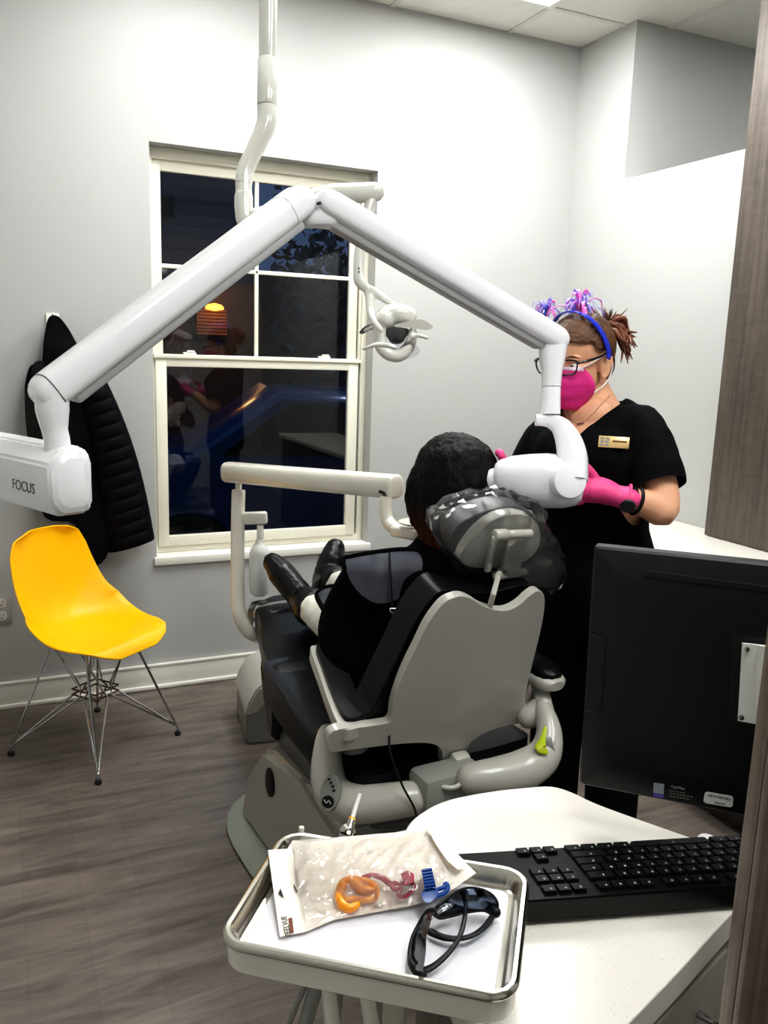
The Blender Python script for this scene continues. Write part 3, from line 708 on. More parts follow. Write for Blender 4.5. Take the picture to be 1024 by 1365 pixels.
bm = B(); lathe(bm, bt, (0, 0, -1), [(-.012, .0115), (.004, .013), (.012, .02), (.026, .032), (.045, .0355), (.175, .0355), (.19, .032), (.198, .02), (.2, .002)], 28); build('water_bottle', bm, 'bottle', dv)
bm = B(); tube(bm, ats([(515, 662, 2.435), (514, 680, 2.435), (518, 696, 2.43), (530, 706, 2.4), (545, 709, 2.39)]), [.017, .018, .0195, .019, .0185], 20, 6); build('tray_elbow', bm, 'delivery_plastic', dv)
bm = B(); beam(bm, at(532, 707, d=2.4), at(566, 712, d=2.3), .07, .032, bevel=.008); build('tray_head', bm, 'delivery_plastic', dv)
bm = B(); ell(bm, at(552, 696, d=2.33), (.045, .045, .009), None); build('tray_knob', bm, 'delivery_plastic', dv)
bm = B(); tube(bm, ats([(505, 655, 2.44), (512, 658, 2.44), (515, 668, 2.44)]), .005, 8, 4); build('hose', bm, 'black_plastic', dv)

# ================================================================== DENTAL CHAIR
ca = V((-.087, .996, 0)).normalized(); cx = V((ca.y, -ca.x, 0)); UZ = V((0, 0, 1))
SP = at(610, 1022, d=2.05); rec = math.radians(17)
st = (-math.sin(rec)*ca + math.cos(rec)*UZ); sn = cx.cross(st).normalized()      # sn points back toward the viewer / downward
if sn.dot(C0-SP) < 0: sn = -sn
def sp(px, py): q = on_plane(px, py, SP, sn)-SP; return (q.dot(cx), q.dot(st))
def spl2(pts, n=4): return [(p.x, p.y) for p in catmull([V((*q, 0)) for q in pts], n, True)]
CO = V((.93, 2.05, 0)); dc = thing('dental_chair', 'reclined dental chair with grey-white back shell and black vinyl upholstery', 'dental chair', CO)
def cl(x, y, z): return CO + cx*x + ca*y + UZ*z
def zz(pts): return [(300+a/2.1333, 780+b/2.1333) for a, b in pts]
# back shell
shell_px = zz([(640, 25), (612, 45), (575, 100), (545, 165), (515, 230), (492, 290), (478, 340), (470, 385), (440, 398), (380, 412), (330, 420), (303, 440), (305, 484), (350, 478), (420, 464), (500, 447), (560, 440), (594, 446), (610, 462), (615, 490), (618, 514), (645, 521), (674, 512), (681, 490), (684, 455), (705, 425), (750, 403), (810, 392), (870, 388), (897, 372), (906, 350), (904, 322), (890, 318), (870, 350), (850, 346), (848, 310), (858, 250), (872, 190), (886, 130), (896, 70), (897, 30), (888, 8), (868, 2), (845, 14), (820, 34), (785, 50), (750, 50), (715, 40), (690, 25), (665, 18)])
so_ = [sp(*q) for q in shell_px]
def shell_fn(u, v, w):
    bul = .03*math.exp(-((u+.02)/.16)**2)*min(1, max(0, v/.2)) - .09*max(0, abs(u)-.17)**1.2
    return SP + cx*u + st*v + sn*(bul - w*.022)
bm = B(); plate(bm, spl2(so_, 3), shell_fn, 1, .02); shell = build('back_shell', bm, 'chair_plastic', dc, angle=50)
mb = shell.modifiers.new('b', 'BEVEL'); mb.width = .006; mb.segments = 3; mb.limit_method = 'ANGLE'; mb.angle_limit = math.radians(50)
# backrest cushion in front of the shell
cu_px = zz([(680, 40), (645, 34), (610, 55), (565, 115), (520, 205), (475, 295), (435, 375), (400, 410), (440, 455), (640, 470), (830, 400), (868, 350), (895, 250), (905, 120), (893, 20), (780, 40)])
bm = B(); plate(bm, spl2([sp(*q) for q in cu_px], 3), lambda u, v, w: SP+cx*u+st*v+sn*(-.028-w*.075)+sn*(-.02*0), 1, .03)
o = build('backrest_cushion', bm, 'black_vinyl', dc, angle=60); mb = o.modifiers.new('b', 'BEVEL'); mb.width = .02; mb.segments = 4; mb.limit_method = 'ANGLE'; mb.angle_limit = math.radians(60)
# seat and legrest: side profile swept across the width
def prof_loft(prof, w0, w1, name, m, rnd=.03, xo=0):
    rr = []
    n = 9
    cy = sum(p[0] for p in prof)/len(prof); cz = sum(p[1] for p in prof)/len(prof)
    for t in (-1, -.96, -.86, -.5, 0, .5, .86, .96, 1):
        k = rnd*(1-math.sqrt(max(0, 1-max(0, (abs(t)-.7)/.3)**2)))
        ring_ = []
        for i, (y, z) in enumerate(prof):
            f = (y-prof[0][0])/(max(p[0] for p in prof)-prof[0][0]+1e-6); W_ = w0+(w1-w0)*f
            dy, dz = cy-y, cz-z; L0 = math.hypot(dy, dz)+1e-6
            ring_.append(cl(W_*t+xo*f, y+dy/L0*k, z+dz/L0*k))
        rr.append(ring_)
    bm = B(); loft(bm, rr); return build(name, bm, m, dc, angle=40)
prof_loft([(-.42, .50), (-.42, .58), (-.30, .585), (-.05, .56), (.15, .585), (.30, .61), (.30, .50), (.1, .46), (-.2, .45)], .25, .22, 'seat_cushion', 'black_vinyl')
lp = [(.20, .59), (.35, .605), (.55, .625), (.70, .63), (.79, .62), (.82, .585), (.80, .54), (.70, .51), (.52, .46), (.36, .40), (.2, .38)]
prof_loft([(q.x, q.y) for q in catmull([V((a, b, 0)) for a, b in lp], 3, True)], .21, .15, 'leg_rest', 'black_vinyl', .035, .10)
# crumpled clear toe cover
bm = B(); rr = []
for k in range(7):
    y = .66+.032*k; row = []
    for i in range(22):
        t = 2*PI*i/22; hw = .156+.006*math.sin(k*2)+random.uniform(-.006, .006); hz = .068+random.uniform(-.006, .006)
        if k == 6: hw *= .8; hz *= .5
        c_, s_ = math.cos(t), math.sin(t)
        row.append(cl(.092+hw*math.copysign(abs(c_)**.5, c_), y + random.uniform(-.012, .012)*(k > 0), .575+hz*math.copysign(abs(s_)**.6, s_)))
    rr.append(row)
loft(bm, rr, caps=False); bm.faces.new([bm.verts.new(p) for p in rr[-1]]); tcv = build('toe_cover', bm, 'clear_bag', dc, angle=20)
bm = B()
for dx, dz, L0 in ((-.03, .57, .05), (-.035, .55, .035), (-.015, .535, .06)): box(bm, cl(dx, .86, dz), (.05*L0*20, .002, .007), Matrix.Rotation(.5, 3, 'Y'))
build('printed_warning', bm, 'orange_print', tcv, smooth=False)
# armrests
def armrest(pr, pf, side, nm):
    a, s, u = frame_of(pf-pr); Ln = (pf-pr).length
    rr = []
    for k, w_, h_ in ((-.02, .02, .012), (-.01, .035, .018), (.01, .042, .02), (Ln*.5, .044, .02), (Ln-.03, .036, .018), (Ln-.008, .024, .014), (Ln, .01, .008)): rr.append(ring(pr+a*k, s, u, w_, h_, 20, 2.8))
    bm = B(); loft(bm, rr); fr = build('armrest_frame', bm, 'chair_plastic', dc)
    bm = B(); loft(bm, [[p+u*.018 for p in ring(pr+a*k, s, u, w_, h_, 20, 2.4)] for k, w_, h_ in ((-.012, .014, .01), (0, .03, .018), (.02, .037, .022), (Ln*.5, .039, .022), (Ln-.03, .03, .018), (Ln-.012, .018, .012))]); build('arm_pad', bm, 'black_vinyl', fr)
    return fr
aL0, aL1 = at(468, 950, d=1.87), at(428, 872, d=2.08)
an = (aL1-aL0).normalized(); an = cx.cross(an).normalized(); an = an if an.z > 0 else -an
def apl(pts, o0, th, nm, m, par):
    o2 = []
    for q in pts:
        w_ = on_plane(q[0], q[1], aL0, an)-aL0; o2.append((w_.dot(cx), w_.dot(an.cross(cx))))
    ay = an.cross(cx)
    bm = B(); plate(bm, spl2(o2, 4), lambda u, v, w: aL0+cx*u+ay*v+an*(o0-w*th), 1, .02); o = build(nm, bm, m, par, angle=50)
    mb = o.modifiers.new('b', 'BEVEL'); mb.width = .006; mb.segments = 3; mb.limit_method = 'ANGLE'; mb.angle_limit = 1; return o
fr_ = apl([(414, 865), (421, 860), (440, 861), (460, 885), (476, 925), (488, 955), (485, 966), (464, 973), (451, 965), (437, 932), (425, 897)], 0, .03, 'armrest_frame', 'chair_plastic', dc)
apl([(421, 866), (440, 866), (458, 888), (474, 928), (484, 955), (470, 963), (456, 957), (441, 925), (429, 893)], .012, .014, 'arm_pad', 'black_vinyl', fr_)
aR0 = at(736, 910, d=2.05); armrest(aR0, aR0+ca*.27+UZ*.03, 1, 'armrest')
bm = B(); tube(bm, [aL0+ca*.06-UZ*.015, aL0+ca*.02-UZ*.06+cx*.01, at(455, 985, d=2.07), at(470, 1000, d=2.06)], [.025, .028, .04, .04], 16, 5, round_ends=True); build('armrest_bracket', bm, 'chair_plastic', dc)
bm = B(); tube(bm, [aR0+ca*.05-UZ*.015, aR0+ca*.0-UZ*.06-cx*.02, at(722, 945, d=2.06), at(705, 955, d=2.06)], [.02, .022, .03, .03], 16, 5, round_ends=True); build('armrest_bracket', bm, 'chair_plastic', dc)
# yoke around the back of the seat
def yoke(pts, nm):
    bm = B(); tube(bm, ats([(p[0], p[1], p[2]) for p in pts]), [p[3] for p in pts], 20, 5, up=cf, round_ends=True); return organic(nm, bm, 'chair_plastic', dc, .007, 6)
yl = yoke([(437, 978, 2.02, .026), (436, 1000, 2.0, .034), (437, 1035, 1.98, .042), (448, 1062, 1.955, .046), (478, 1072, 1.93, .045), (520, 1068, 1.92, .042), (548, 1064, 1.92, .040)], 'control_yoke')
yr_ = yoke([(628, 1038, 1.92, .036), (665, 1034, 1.93, .044), (700, 1025, 1.95, .047), (724, 1008, 1.98, .042), (732, 985, 2.0, .034), (730, 962, 2.02, .028), (724, 945, 2.04, .022)], 'control_yoke')
bm = B(); box(bm, at(595, 1050, d=1.96), (.17, .09, .11), axes_rot(cx, ca, UZ), .02); ck = build('back_hinge_block', bm, 'grey_plastic', dc)
bm = B(); tube(bm, ats([(570, 1030, 1.93), (588, 1048, 1.9), (610, 1048, 1.9), (622, 1028, 1.93)]), .006, 10, 5); build('hinge_lip', bm, 'chair_plastic', ck)
bm = B(); box(bm, at(612, 1016, d=2.0), (.045, .03, .05), axes_rot(cx, sn, st), .008); build('hinge_tab', bm, 'chair_plastic', dc)
# control panels
def pad(cx_, cy_, d0, w_, h_, nrm, par, btn):
    c = at(cx_, cy_, d=d0); a = V(nrm).normalized(); s = a.cross(UZ).normalized()*-1; u = s.cross(a)*-1
    u = (UZ - a*UZ.dot(a)).normalized(); s = u.cross(a).normalized()
    bm = B(); loft(bm, [ring(c-a*.012, s, u, w_, h_, 24), ring(c, s, u, w_, h_, 24), ring(c+a*.003, s, u, w_*.9, h_*.94, 24)]); p_ = build('control_pad', bm, 'grey_plastic', par)
    for bx_, bz, r_ in btn:
        bm = B(); q = c+s*bx_*w_+u*bz*h_; cyl(bm, q, q+a*.006, r_, n=14); build('button', bm, 'black_plastic', p_)
    if len(btn) > 3:
        bm = B(); q = c+u*-.45*h_
        loft(bm, [ring(q, s, u, w_*.66, w_*.6, 20), ring(q+a*.0055, s, u, w_*.62, w_*.56, 20)]); build('joystick_pad', bm, 'black_plastic', p_)
        bm = B(); tube(bm, [q+a*.0065-s*w_*.4+u*.003, q+a*.0065-s*w_*.1-u*.003, q+a*.0065+s*w_*.1+u*.003, q+a*.0065+s*w_*.4-u*.003], .0012, 6, 4); build('joystick_mark', bm, 'sticker_grey', p_)
    return p_
nL = (C0-at(440, 1057, d=1.9)).normalized() - cx*.55 + UZ*.0
pad(440, 1057, 1.903, .0235, .042, nL, yl, [(-.25, .7, .0028), (.0, .55, .003), (.25, .38, .003), (.42, .18, .003)])
pad(739, 1000, 1.963, .012, .034, (C0-at(738, 1000, d=1.9)).normalized()+cx*1.4, yr_, [(.1, .4, .002), (.2, .1, .002)])
bm = B(); tube(bm, ats([(727, 970, 1.965), (724, 985, 1.95), (721, 996, 1.93), (728, 1002, 1.93)]), [.004, .007, .014, .006], 10, 4, flat=.3, round_ends=True); build('caution_tape', bm, 'yellow_tape', yr_)
# seat underside pan, pedestal, floor plate
bm = B(); loft(bm, [ring(cl(0, y, z), cx, UZ, w_, h_, 28, 3.5) for y, z, w_, h_ in ((-.38, .44, .16, .03), (-.36, .44, .2, .05), (0, .41, .21, .06), (.35, .38, .18, .05), (.42, .38, .14, .03))]); build('seat_pan', bm, 'dark_grey', dc)
def zq(a, b): return (280+a/3.657, 840+b/3.657)
dpl = [(zq(505, 515), 2.12), (zq(420, 530), 2.2), (zq(350, 555), 2.26), (zq(330, 590), 2.29), (zq(300, 690), 2.32), (zq(285, 765), 2.34), (zq(330, 830), 2.3), (zq(420, 960), 2.22)]
bm = B()
PX0, PX1 = -.235, .2
pp = [(-.30, .36), (-.02, .375), (.22, .365), (.28, .33), (.36, .20), (.42, .10), (.44, .03), (-.25, .03)]
loft(bm, [[cl(x, y*(1-.0), z) for y, z in [(a, b) for a, b in pp]] for x in (PX0, PX1)])
bmesh.ops.bevel(bm, geom=list(bm.edges), offset=.025, segments=3, affect='EDGES'); pd = build('pedestal', bm, 'pedestal_grey', dc)
bm = B(); q = cl(PX0-.002, .17, .28); a = -cx
loft(bm, [ring(q-a*.005, ca, UZ, .03, .045, 24), ring(q+a*.004, ca, UZ, .03, .045, 24), ring(q+a*.006, ca, UZ, .024, .038, 24)]); build('pedestal_vent', bm, 'black_plastic', pd)
bm = B(); loft(bm, [ring(cl(0, .18, z), cx, ca, w_, h_, 36, 3) for z, w_, h_ in ((0, .30, .42), (.012, .305, .425), (.03, .29, .41), (.045, .25, .36))]); build('base_plate', bm, 'base_grey', dc)
# headrest
HP = at(668, 715, d=1.87)
hrec = math.radians(20); ht = (-math.sin(hrec)*ca + math.cos(hrec)*UZ); hn = cx.cross(ht).normalized(); hn = hn if hn.dot(C0-HP) > 0 else -hn
def hp(px, py, off=0): return on_plane(px, py, HP+hn*off, hn)
def h2(a, b): return (540+a/4.2667, 560+b/4.2667)
def hpl(pts, off): 
    out = []
    for q in pts:
        w_ = hp(*h2(*q), off)-HP; out.append((w_.dot(cx), w_.dot(ht)))
    return out
hr_ = None
ov = hpl([(313, 770), (345, 705), (415, 620), (500, 555), (580, 530), (660, 530), (720, 555), (762, 620), (772, 700), (745, 760), (690, 800), (600, 818), (480, 832), (370, 830), (322, 808)], 0)
bm = B(); plate(bm, spl2(ov, 4), lambda u, v, w: HP+cx*u+ht*v+hn*(.012-.9*((u-.0)**2+(v)**2) - w*.03), 1, .012); hs_ = build('headrest_shell', bm, 'chair_plastic', dc)
cu2 = hpl([(235, 590), (350, 505), (500, 462), (620, 470), (705, 515), (765, 600), (850, 740), (850, 850), (800, 920), (650, 900), (560, 860), (400, 850), (330, 830), (250, 730)], -.05)
bm = B(); plate(bm, spl2(cu2, 4), lambda u, v, w: HP+cx*u+ht*v+hn*(-.02-.055*w), 1, .02); o = build('headrest_cushion', bm, 'dark_grey', dc, angle=60)
mb = o.modifiers.new('b', 'BEVEL'); mb.width = .025; mb.segments = 4; mb.limit_method = 'ANGLE'; mb.angle_limit = math.radians(60)
def hb(a, b, off): return hp(*h2(a, b), off)
hb_ = B(); cyl(hb_, hb(580, 650, .035), hb(715, 645, .035), .0105, n=20, bevel=.003)
cyl(hb_, hb(505, 655, .035), hb(578, 650, .035), .013, n=20, bevel=.003); arm_ = build('upper_knuckle', hb_, 'chair_plastic', dc)
bm = B(); beam(bm, hb(632, 650, .035), hb(592, 890, .035), .05, .014, up=hn, bevel=.004); build('headrest_bar', bm, 'chair_plastic', dc)
bm = B(); beam(bm, hb(513, 660, .035), hb(468, 860, .035), .014, .012, up=hn, bevel=.003); build('headrest_bar', bm, 'chair_plastic', dc)
bm = B(); cyl(bm, hb(505, 885, .035), hb(682, 865, .035), .0105, n=20, bevel=.003); lk = build('lower_knuckle', bm, 'chair_plastic', dc)
q = hb(526, 885, .05); bm = B(); cyl(bm, q, q+hn*.006, .012, n=20, bevel=.002); cyl(bm, q+hn*.005, q+hn*.0065, .004, n=12); build('knuckle_cap', bm, 'chair_plastic', lk)
bm = B(); beam(bm, hb(530, 885, .034), on_plane(*h2(490, 1035), SP+sn*.026, sn), .042, .012, up=hn, bevel=.003); build('headrest_post', bm, 'chair_plastic', dc)
# crumpled plastic bag over the headrest
bag = spl2(hpl([(148, 595), (200, 520), (345, 458), (505, 412), (640, 432), (745, 480), (805, 600), (862, 745), (878, 865), (828, 955), (720, 962), (560, 985), (450, 1012), (372, 985), (325, 880), (212, 725)], -.03), 4)
bcx = sum(p[0] for p in bag)/len(bag); bcy = sum(p[1] for p in bag)/len(bag)
def crumple(p):
    a = 1-abs(noise.noise(V((p.x*17, p.y*17, p.z*17)))*2); b = 1-abs(noise.noise(V((p.x*34+5, p.y*30, p.z*34)))*2)
    return .011*(a-.5)+.008*(b-.5)
NB_ = 84; bag_r = [bag[int(i*len(bag)/NB_) % len(bag)] for i in range(NB_)]
rr = []
for k in range(1, 13):                                   # front, centre to edge
    t = k/12; rr.append([HP+cx*(bcx+(u-bcx)*t)+ht*(bcy+(v-bcy)*t)+hn*(.052*(1-t**2.6)-.006) for u, v in bag_r])
for k in range(1, 8):                                    # side, front edge to back edge
    t = k/7; f = 1-.10*t*t; rr.append([HP+cx*(bcx+(u-bcx)*f)+ht*(bcy+(v-bcy)*f)+hn*(-.006-.076*t) for u, v in bag_r])
for k in range(1, 6):                                    # back
    t = 1-k/5.2; rr.append([HP+cx*(bcx+(u-bcx)*.9*t)+ht*(bcy+(v-bcy)*.9*t)+hn*(-.082-.012*(1-t*t)) for u, v in bag_r])
ctr = HP+cx*bcx+ht*bcy-hn*.03
rr = [[p+(p-ctr).normalized()*crumple(p)*(.6 if i < 7 else 1.15) for p in r] for i, r in enumerate(rr)]
bm = B(); loft(bm, rr); build('headrest_bag', bm, 'clear_bag', dc, angle=16)
# foot-end utility box on the floor
ub = thing('utility_box', 'low grey floor box with rounded lid beyond the chair pedestal', 'utility box', at(345, 990, z=0))
u0 = at(329, 993, z=0); ux = V((.985, -.14, 0)).normalized(); uy = V((.14, .985, 0))
def ubp(x, y, z): return u0+ux*x+uy*y+UZ*z
bm = B(); loft(bm, [[ubp(x, y, z) for x, z in ((0, 0), (.42, 0), (.42, .255), (.10, .235), (.04, .135), (0, .12))] for y in (0, .34)])
bmesh.ops.bevel(bm, geom=list(bm.edges), offset=.008, segments=2, affect='EDGES'); build('lower_body', bm, 'grey_plastic', ub)
bm = B(); loft(bm, [[ubp(x, y, z) for x, z in [(-.006, .118), (.004, .17), (.04, .235), (.11, .272), (.426, .29), (.426, .25), (.105, .23), (.045, .13)]] for y in (-.006, .1, .25, .346)])
bmesh.ops.bevel(bm, geom=list(bm.edges), offset=.008, segments=2, affect='EDGES'); build('lid', bm, 'chair_plastic', ub)
# dark cable hanging from behind the collar
cb = B(); tube(cb, ats([(519, 736, 1.96), (521, 770, 1.935), (523, 805, 1.93), (529, 860, 1.92), (531, 900, 1.92), (524, 945, 1.9), (519, 985, 1.87), (523, 1012, 1.86), (537, 1048, 1.86), (552, 1076, 1.875), (558, 1100, 1.87)]), .0026, 8, 5)
tag(build('cable', cb, 'black_plastic'), 'thin black cable running down over the apron and chair arm', 'cable')

# ================================================================== PEOPLE
from mathutils.bvhtree import BVHTree
def surf(o, px, py, off=0):
    """point and normal where the line of sight first meets a built mesh"""
    dg = bpy.context.evaluated_depsgraph_get(); t = BVHTree.FromObject(o, dg)
    v = (at(px, py, d=1)-C0).normalized(); mi = o.matrix_world.inverted()
    loc, nor, idx, dist = t.ray_cast(mi @ C0, (mi.to_3x3() @ v).normalized())
    if loc is None: return None, None
    loc = o.matrix_world @ loc; nor = (o.matrix_world.to_3x3() @ nor).normalized()
    return loc+nor*off, nor
def head_frame(center, fwd, up=(0, 0, 1)):
    f_ = V(fwd).normalized(); r_ = f_.cross(V(up)).normalized(); u_ = r_.cross(f_)
    R = axes_rot(r_, f_, u_); return lambda x, y, z: V(center)+R @ V((x, y, z)), R
def add_head(bm, hl, R, nose=True):
    """skull, jaw, nose, ears; eyes sit at half the head height (z=0)"""
    ell(bm, hl(0, -.012, .035), (.072, .09, .082), R, 28, 18)
    ell(bm, hl(0, .02, -.03), (.062, .066, .075), R, 24, 16)
    ell(bm, hl(0, .045, -.075), (.04, .042, .036), R); ell(bm, hl(0, .066, -.092), (.022, .022, .018), R)
    for s in (-1, 1):
        ell(bm, hl(.038*s, .05, -.028), (.024, .026, .022), R)
        ell(bm, hl(.073*s, -.004, -.008), (.007, .017, .028), R @ Matrix.Rotation(.3*s, 3, 'Z')); er = [hl((.0765+b*.4)*s, -.004-b, -.006+c) for b, c in ((-.012, -.004), (-.012, .012), (-.004, .026), (.008, .03), (.018, .022), (.02, .006), (.015, -.012), (.006, -.028), (-.004, -.034), (-.01, -.024))]; tube(bm, er, [.0038, .004, .004, .0042, .0042, .004, .0038, .0042, .0048, .004], 8, 3, round_ends=True)
        ell(bm, hl(.03*s, .068, .018), (.022, .014, .008), R)
    tube(bm, [hl(0, .076, .008), hl(0, .09, -.014), hl(0, .1, -.03)], [.007, .009, .011], 10, 3, round_ends=True)
    for s in (-1, 1): ell(bm, hl(.009*s, .09, -.034), (.008, .009, .007), R)
def add_eyes(hl, R, par):
    for s in (-1, 1):
        bm = B(); ell(bm, hl(.031*s, .0665, .0), (.0135, .011, .0095), R); e = build('eye', bm, 'eye_white', par)
        bm = B(); ell(bm, hl(.031*s, .0755, -.001), (.0055, .003, .0055), R); build('iris', bm, 'iris', e)
        bm = B(); tube(bm, [hl(.017*s, .081, .022), hl(.033*s, .08, .027), hl(.05*s, .07, .021)], [.002, .0035, .0015], 8, 4, flat=.6); build('eyebrow', bm, 'hair_brown', par)
def add_mouth(hl, R, par):
    bm = B(); tube(bm, [hl(-.022, .079, -.061), hl(0, .09, -.058), hl(.022, .079, -.061)], [.002, .006, .002], 10, 5); build('lips', bm, 'lips', par)
def finger(bm, p0, d0, d1, L, r, bend_axis=None):
    """three bones curling from direction d0 toward d1"""
    p = V(p0); pts = [p]
    for i, k in enumerate((.45, .32, .23)):
        t = (i+.4)/2.4; d = (V(d0)*(1-t)+V(d1)*t).normalized(); p = p+d*L*k; pts.append(p)
    tube(bm, pts, [r, r*.98, r*.92, r*.78], 12, 3, round_ends=True)

# ---------- clinician
hy = thing('person', 'person in black scrubs, pink mask and pink gloves holding the x-ray head', 'person', (1.45, 1.80, 0))
SL, SR = at(856, 574, d=2.14), at(728, 585, d=2.32)
Lv = SL-SR; Lv.z = 0; Lv.normalize(); Fb = Lv.cross(UZ).normalized()
NB = at(797, 538, d=2.25); CH = at(790, 605, d=2.24); WA = at(795, 700, d=2.26); HI = at(800, 790, d=2.26)
gx, gy = HI.x, HI.y
Fh = (-cr*.70 - cf*.66 - UZ*.27).normalized()
hl, HR = head_frame(at(772, 482, d=2.22), Fh)
EL, WL = at(884, 678, d=2.06), at(832, 663, d=2.04)
ER, WR = at(688, 672, d=2.36), at(704, 648, d=2.14)
def torso_rings(g):
    pts = [(HI-UZ*.02, .165, .115), (HI+UZ*.05, .16, .112), (WA, .128, .098), (WA.lerp(CH, .5)+Fb*.01, .145, .108), (CH+Fb*.012, .158, .115), (CH.lerp(NB, .45)+Fb*.008, .168, .102), (CH.lerp(NB, .75), .15, .082), (NB.lerp(CH, .06), .085, .066), (NB+UZ*.015, .055, .055)]
    return [ring(c, Lv, Fb, a+g, b+g, 24, 2.3) for c, a, b in pts]
def limb(bm, pts, rad): tube(bm, pts, rad, 16, 5, round_ends=True)
ft = {}
for s, nm in ((1, 'l'), (-1, 'r')):
    hip = HI+Lv*.085*s-UZ*.04; ank = V((gx, gy, .085))+Lv*.095*s+Fb*(.01*s); kn = hip.lerp(ank, .5)+Fb*.02; ft[s] = (hip, kn, ank)
bm = B(); loft(bm, torso_rings(-.012)); add_head(bm, hl, HR)
tube(bm, [NB-UZ*.02, NB.lerp(hl(0, -.02, -.06), .5), hl(0, -.02, -.05)], [.062, .052, .055], 18, 4, round_ends=True)
# chest showing in the neckline
ell(bm, NB+Fb*.045-UZ*.035, (.075, .05, .06), axes_rot(Lv, Fb, UZ))
limb(bm, [SL, SL.lerp(EL, .5)+Lv*.01, EL, EL.lerp(WL, .35), WL], [.048, .044, .040, .038, .025]); limb(bm, [WL, at(808, 658, d=2.05), at(785, 655, d=2.05)], [.026, .028, .024])
limb(bm, [SR, SR.lerp(ER, .5)-Lv*.01, ER, ER.lerp(WR, .4), WR], [.048, .043, .037, .037, .026]); limb(bm, [WR, at(690, 641, d=2.12)], [.025, .022])
for s in (1, -1):
    hip, kn, ank = ft[s]; limb(bm, [hip, hip.lerp(kn, .5), kn, kn.lerp(ank, .35), ank], [.075, .066, .05, .048, .034]); limb(bm, [ank-UZ*.02-Fb*.03, ank-UZ*.045+Fb*.06, ank-UZ*.055+Fb*.14], [.034, .034, .026])
body = organic('body', bm, 'skin', hy, .0034, 6)
add_eyes(hl, HR, hy); add_mouth(hl, HR, hy)
# scrub top with V neck, short sleeves and open hem
bm = B(); loft(bm, torso_rings(.010))
slL = SL.lerp(EL, .5)+Lv*.01; slR = SR.lerp(ER, .5)-Lv*.01
limb(bm, [SL-Lv*.03, SL, slL, SL.lerp(EL, 1.0)], [.062, .062, .066, .068]); limb(bm, [SR+Lv*.03, SR, slR, ER], [.062, .06, .062, .064])
ell(bm, CH+Fb*.06+Lv*.065+UZ*.0, (.075, .07, .075), axes_rot(Lv, Fb, UZ)); ell(bm, CH+Fb*.06-Lv*.065, (.075, .07, .075), axes_rot(Lv, Fb, UZ))
tube(bm, [SL-Lv*.02+UZ*.01, NB+Lv*.05-UZ*.012], [.055, .04], 14, 3); tube(bm, [SR+Lv*.02+UZ*.01, NB-Lv*.05-UZ*.012], [.055, .04], 14, 3)
vb = at(772, 588, d=2.12).z; vt_ = NB.z
def scrub_cut(p):
    q = p-NB; x, y = q.dot(Lv), q.dot(Fb)
    if y > -.02 and p.z > vb and abs(x) < .012+(p.z-vb)/(vt_-vb)*.068 and abs(x) < .085: return True
    if p.z > NB.z-.03 and math.hypot(x, y+.0) < .07: return True
    for a, b, sg in ((SL, EL, 1), (SR, ER, -1)):
        d = (b-a); t = (p-a).dot(d)/d.length_squared
        c_ = a+d*t
        if t > .74 and (p-c_).length < .1: return True
    return p.z < HI.z-.03
st_ = organic('scrub_top', bm, 'scrubs', hy, .0075, 4, cut=scrub_cut, relax=10, disp=lambda p: .004*noise.noise(V((p.x*14, p.y*14, p.z*9)))+.003*noise.noise(V((p.x*35, p.y*35, p.z*18))))
q, n_ = surf(st_, 893, 646); 
# trousers
bm = B(); loft(bm, [ring(HI+UZ*dz, Lv, Fb, a, b, 24, 2.4) for dz, a, b in ((.06, .15, .11), (0, .168, .125), (-.06, .172, .125), (-.1, .165, .11))])
for s in (1, -1):
    hip, kn, ank = ft[s]; limb(bm, [hip-UZ*.02, hip.lerp(kn, .5), kn, kn.lerp(ank, .5), V((ank.x, ank.y, .06))], [.092, .086, .074, .07, .072])
tr_ = organic('trousers', bm, 'scrubs', hy, .009, 4, cut=lambda p: p.z < .035 or p.z > HI.z+.05)
tq, tn = surf(tr_, 783, 775, .002)
if tq is not None:
    a, s, u = frame_of(tn); bm = B(); box(bm, tq, (.002, .012, .008), axes_rot(a, s, u)); build('pocket_tag', bm, 'sticker_grey', tr_)
for s in (1, -1):
    ank = ft[s][2]; bm = B(); tube(bm, [V((ank.x, ank.y, .045))-Fb*.05, V((ank.x, ank.y, .05))+Fb*.02, V((ank.x, ank.y, .042))+Fb*.10, V((ank.x, ank.y, .034))+Fb*.16], [.04, .045, .044, .033], 16, 4, round_ends=True)
    for c_ in bm.verts: c_.co.z = max(c_.co.z, .003)
    bx_ = organic('shoe', bm, 'black_plastic', hy, .006, 3)
# gloves
def fdir(a, b): return (V(b)-V(a)).normalized()
bm = B(); pc = at(797, 650, d=2.055)
tube(bm, [at(836, 664, d=2.04), at(822, 661, d=2.045), at(806, 655, d=2.05), at(786, 652, d=2.055), at(772, 655, d=2.06)], [.037, .033, .040, .043, .036], 18, 5, flat=.8, up=UZ, round_ends=True)
for i, (px, py, L0) in enumerate(((776, 640, .078), (772, 650, .086), (772, 660, .082), (775, 668, .066))):
    b0 = at(px, py, d=2.062-.006*i); d0 = (-cr*.9+cf*.05-UZ*.25*(1-.1*i)).normalized(); d1 = (-cr*.8-cf*.35-UZ*(.1-.1*i)).normalized()
    finger(bm, b0, d0, d1, L0, .0098)
finger(bm, at(793, 636, d=2.035), (-cr*.6+UZ*.75-cf*.1), (-cr*.9+UZ*.25-cf*.2), .068, .0115)
gl = organic('glove', bm, 'pink_glove', hy, .0042, 3)
bm = B(); lathe(bm, at(838, 664.5, d=2.04), at(822, 661, d=2.045)-at(838, 664.5, d=2.04), [(-.002, .033), (0, .0365), (.004, .0365), (.006, .033)], 24); build('cuff_roll', bm, 'pink_glove', gl)
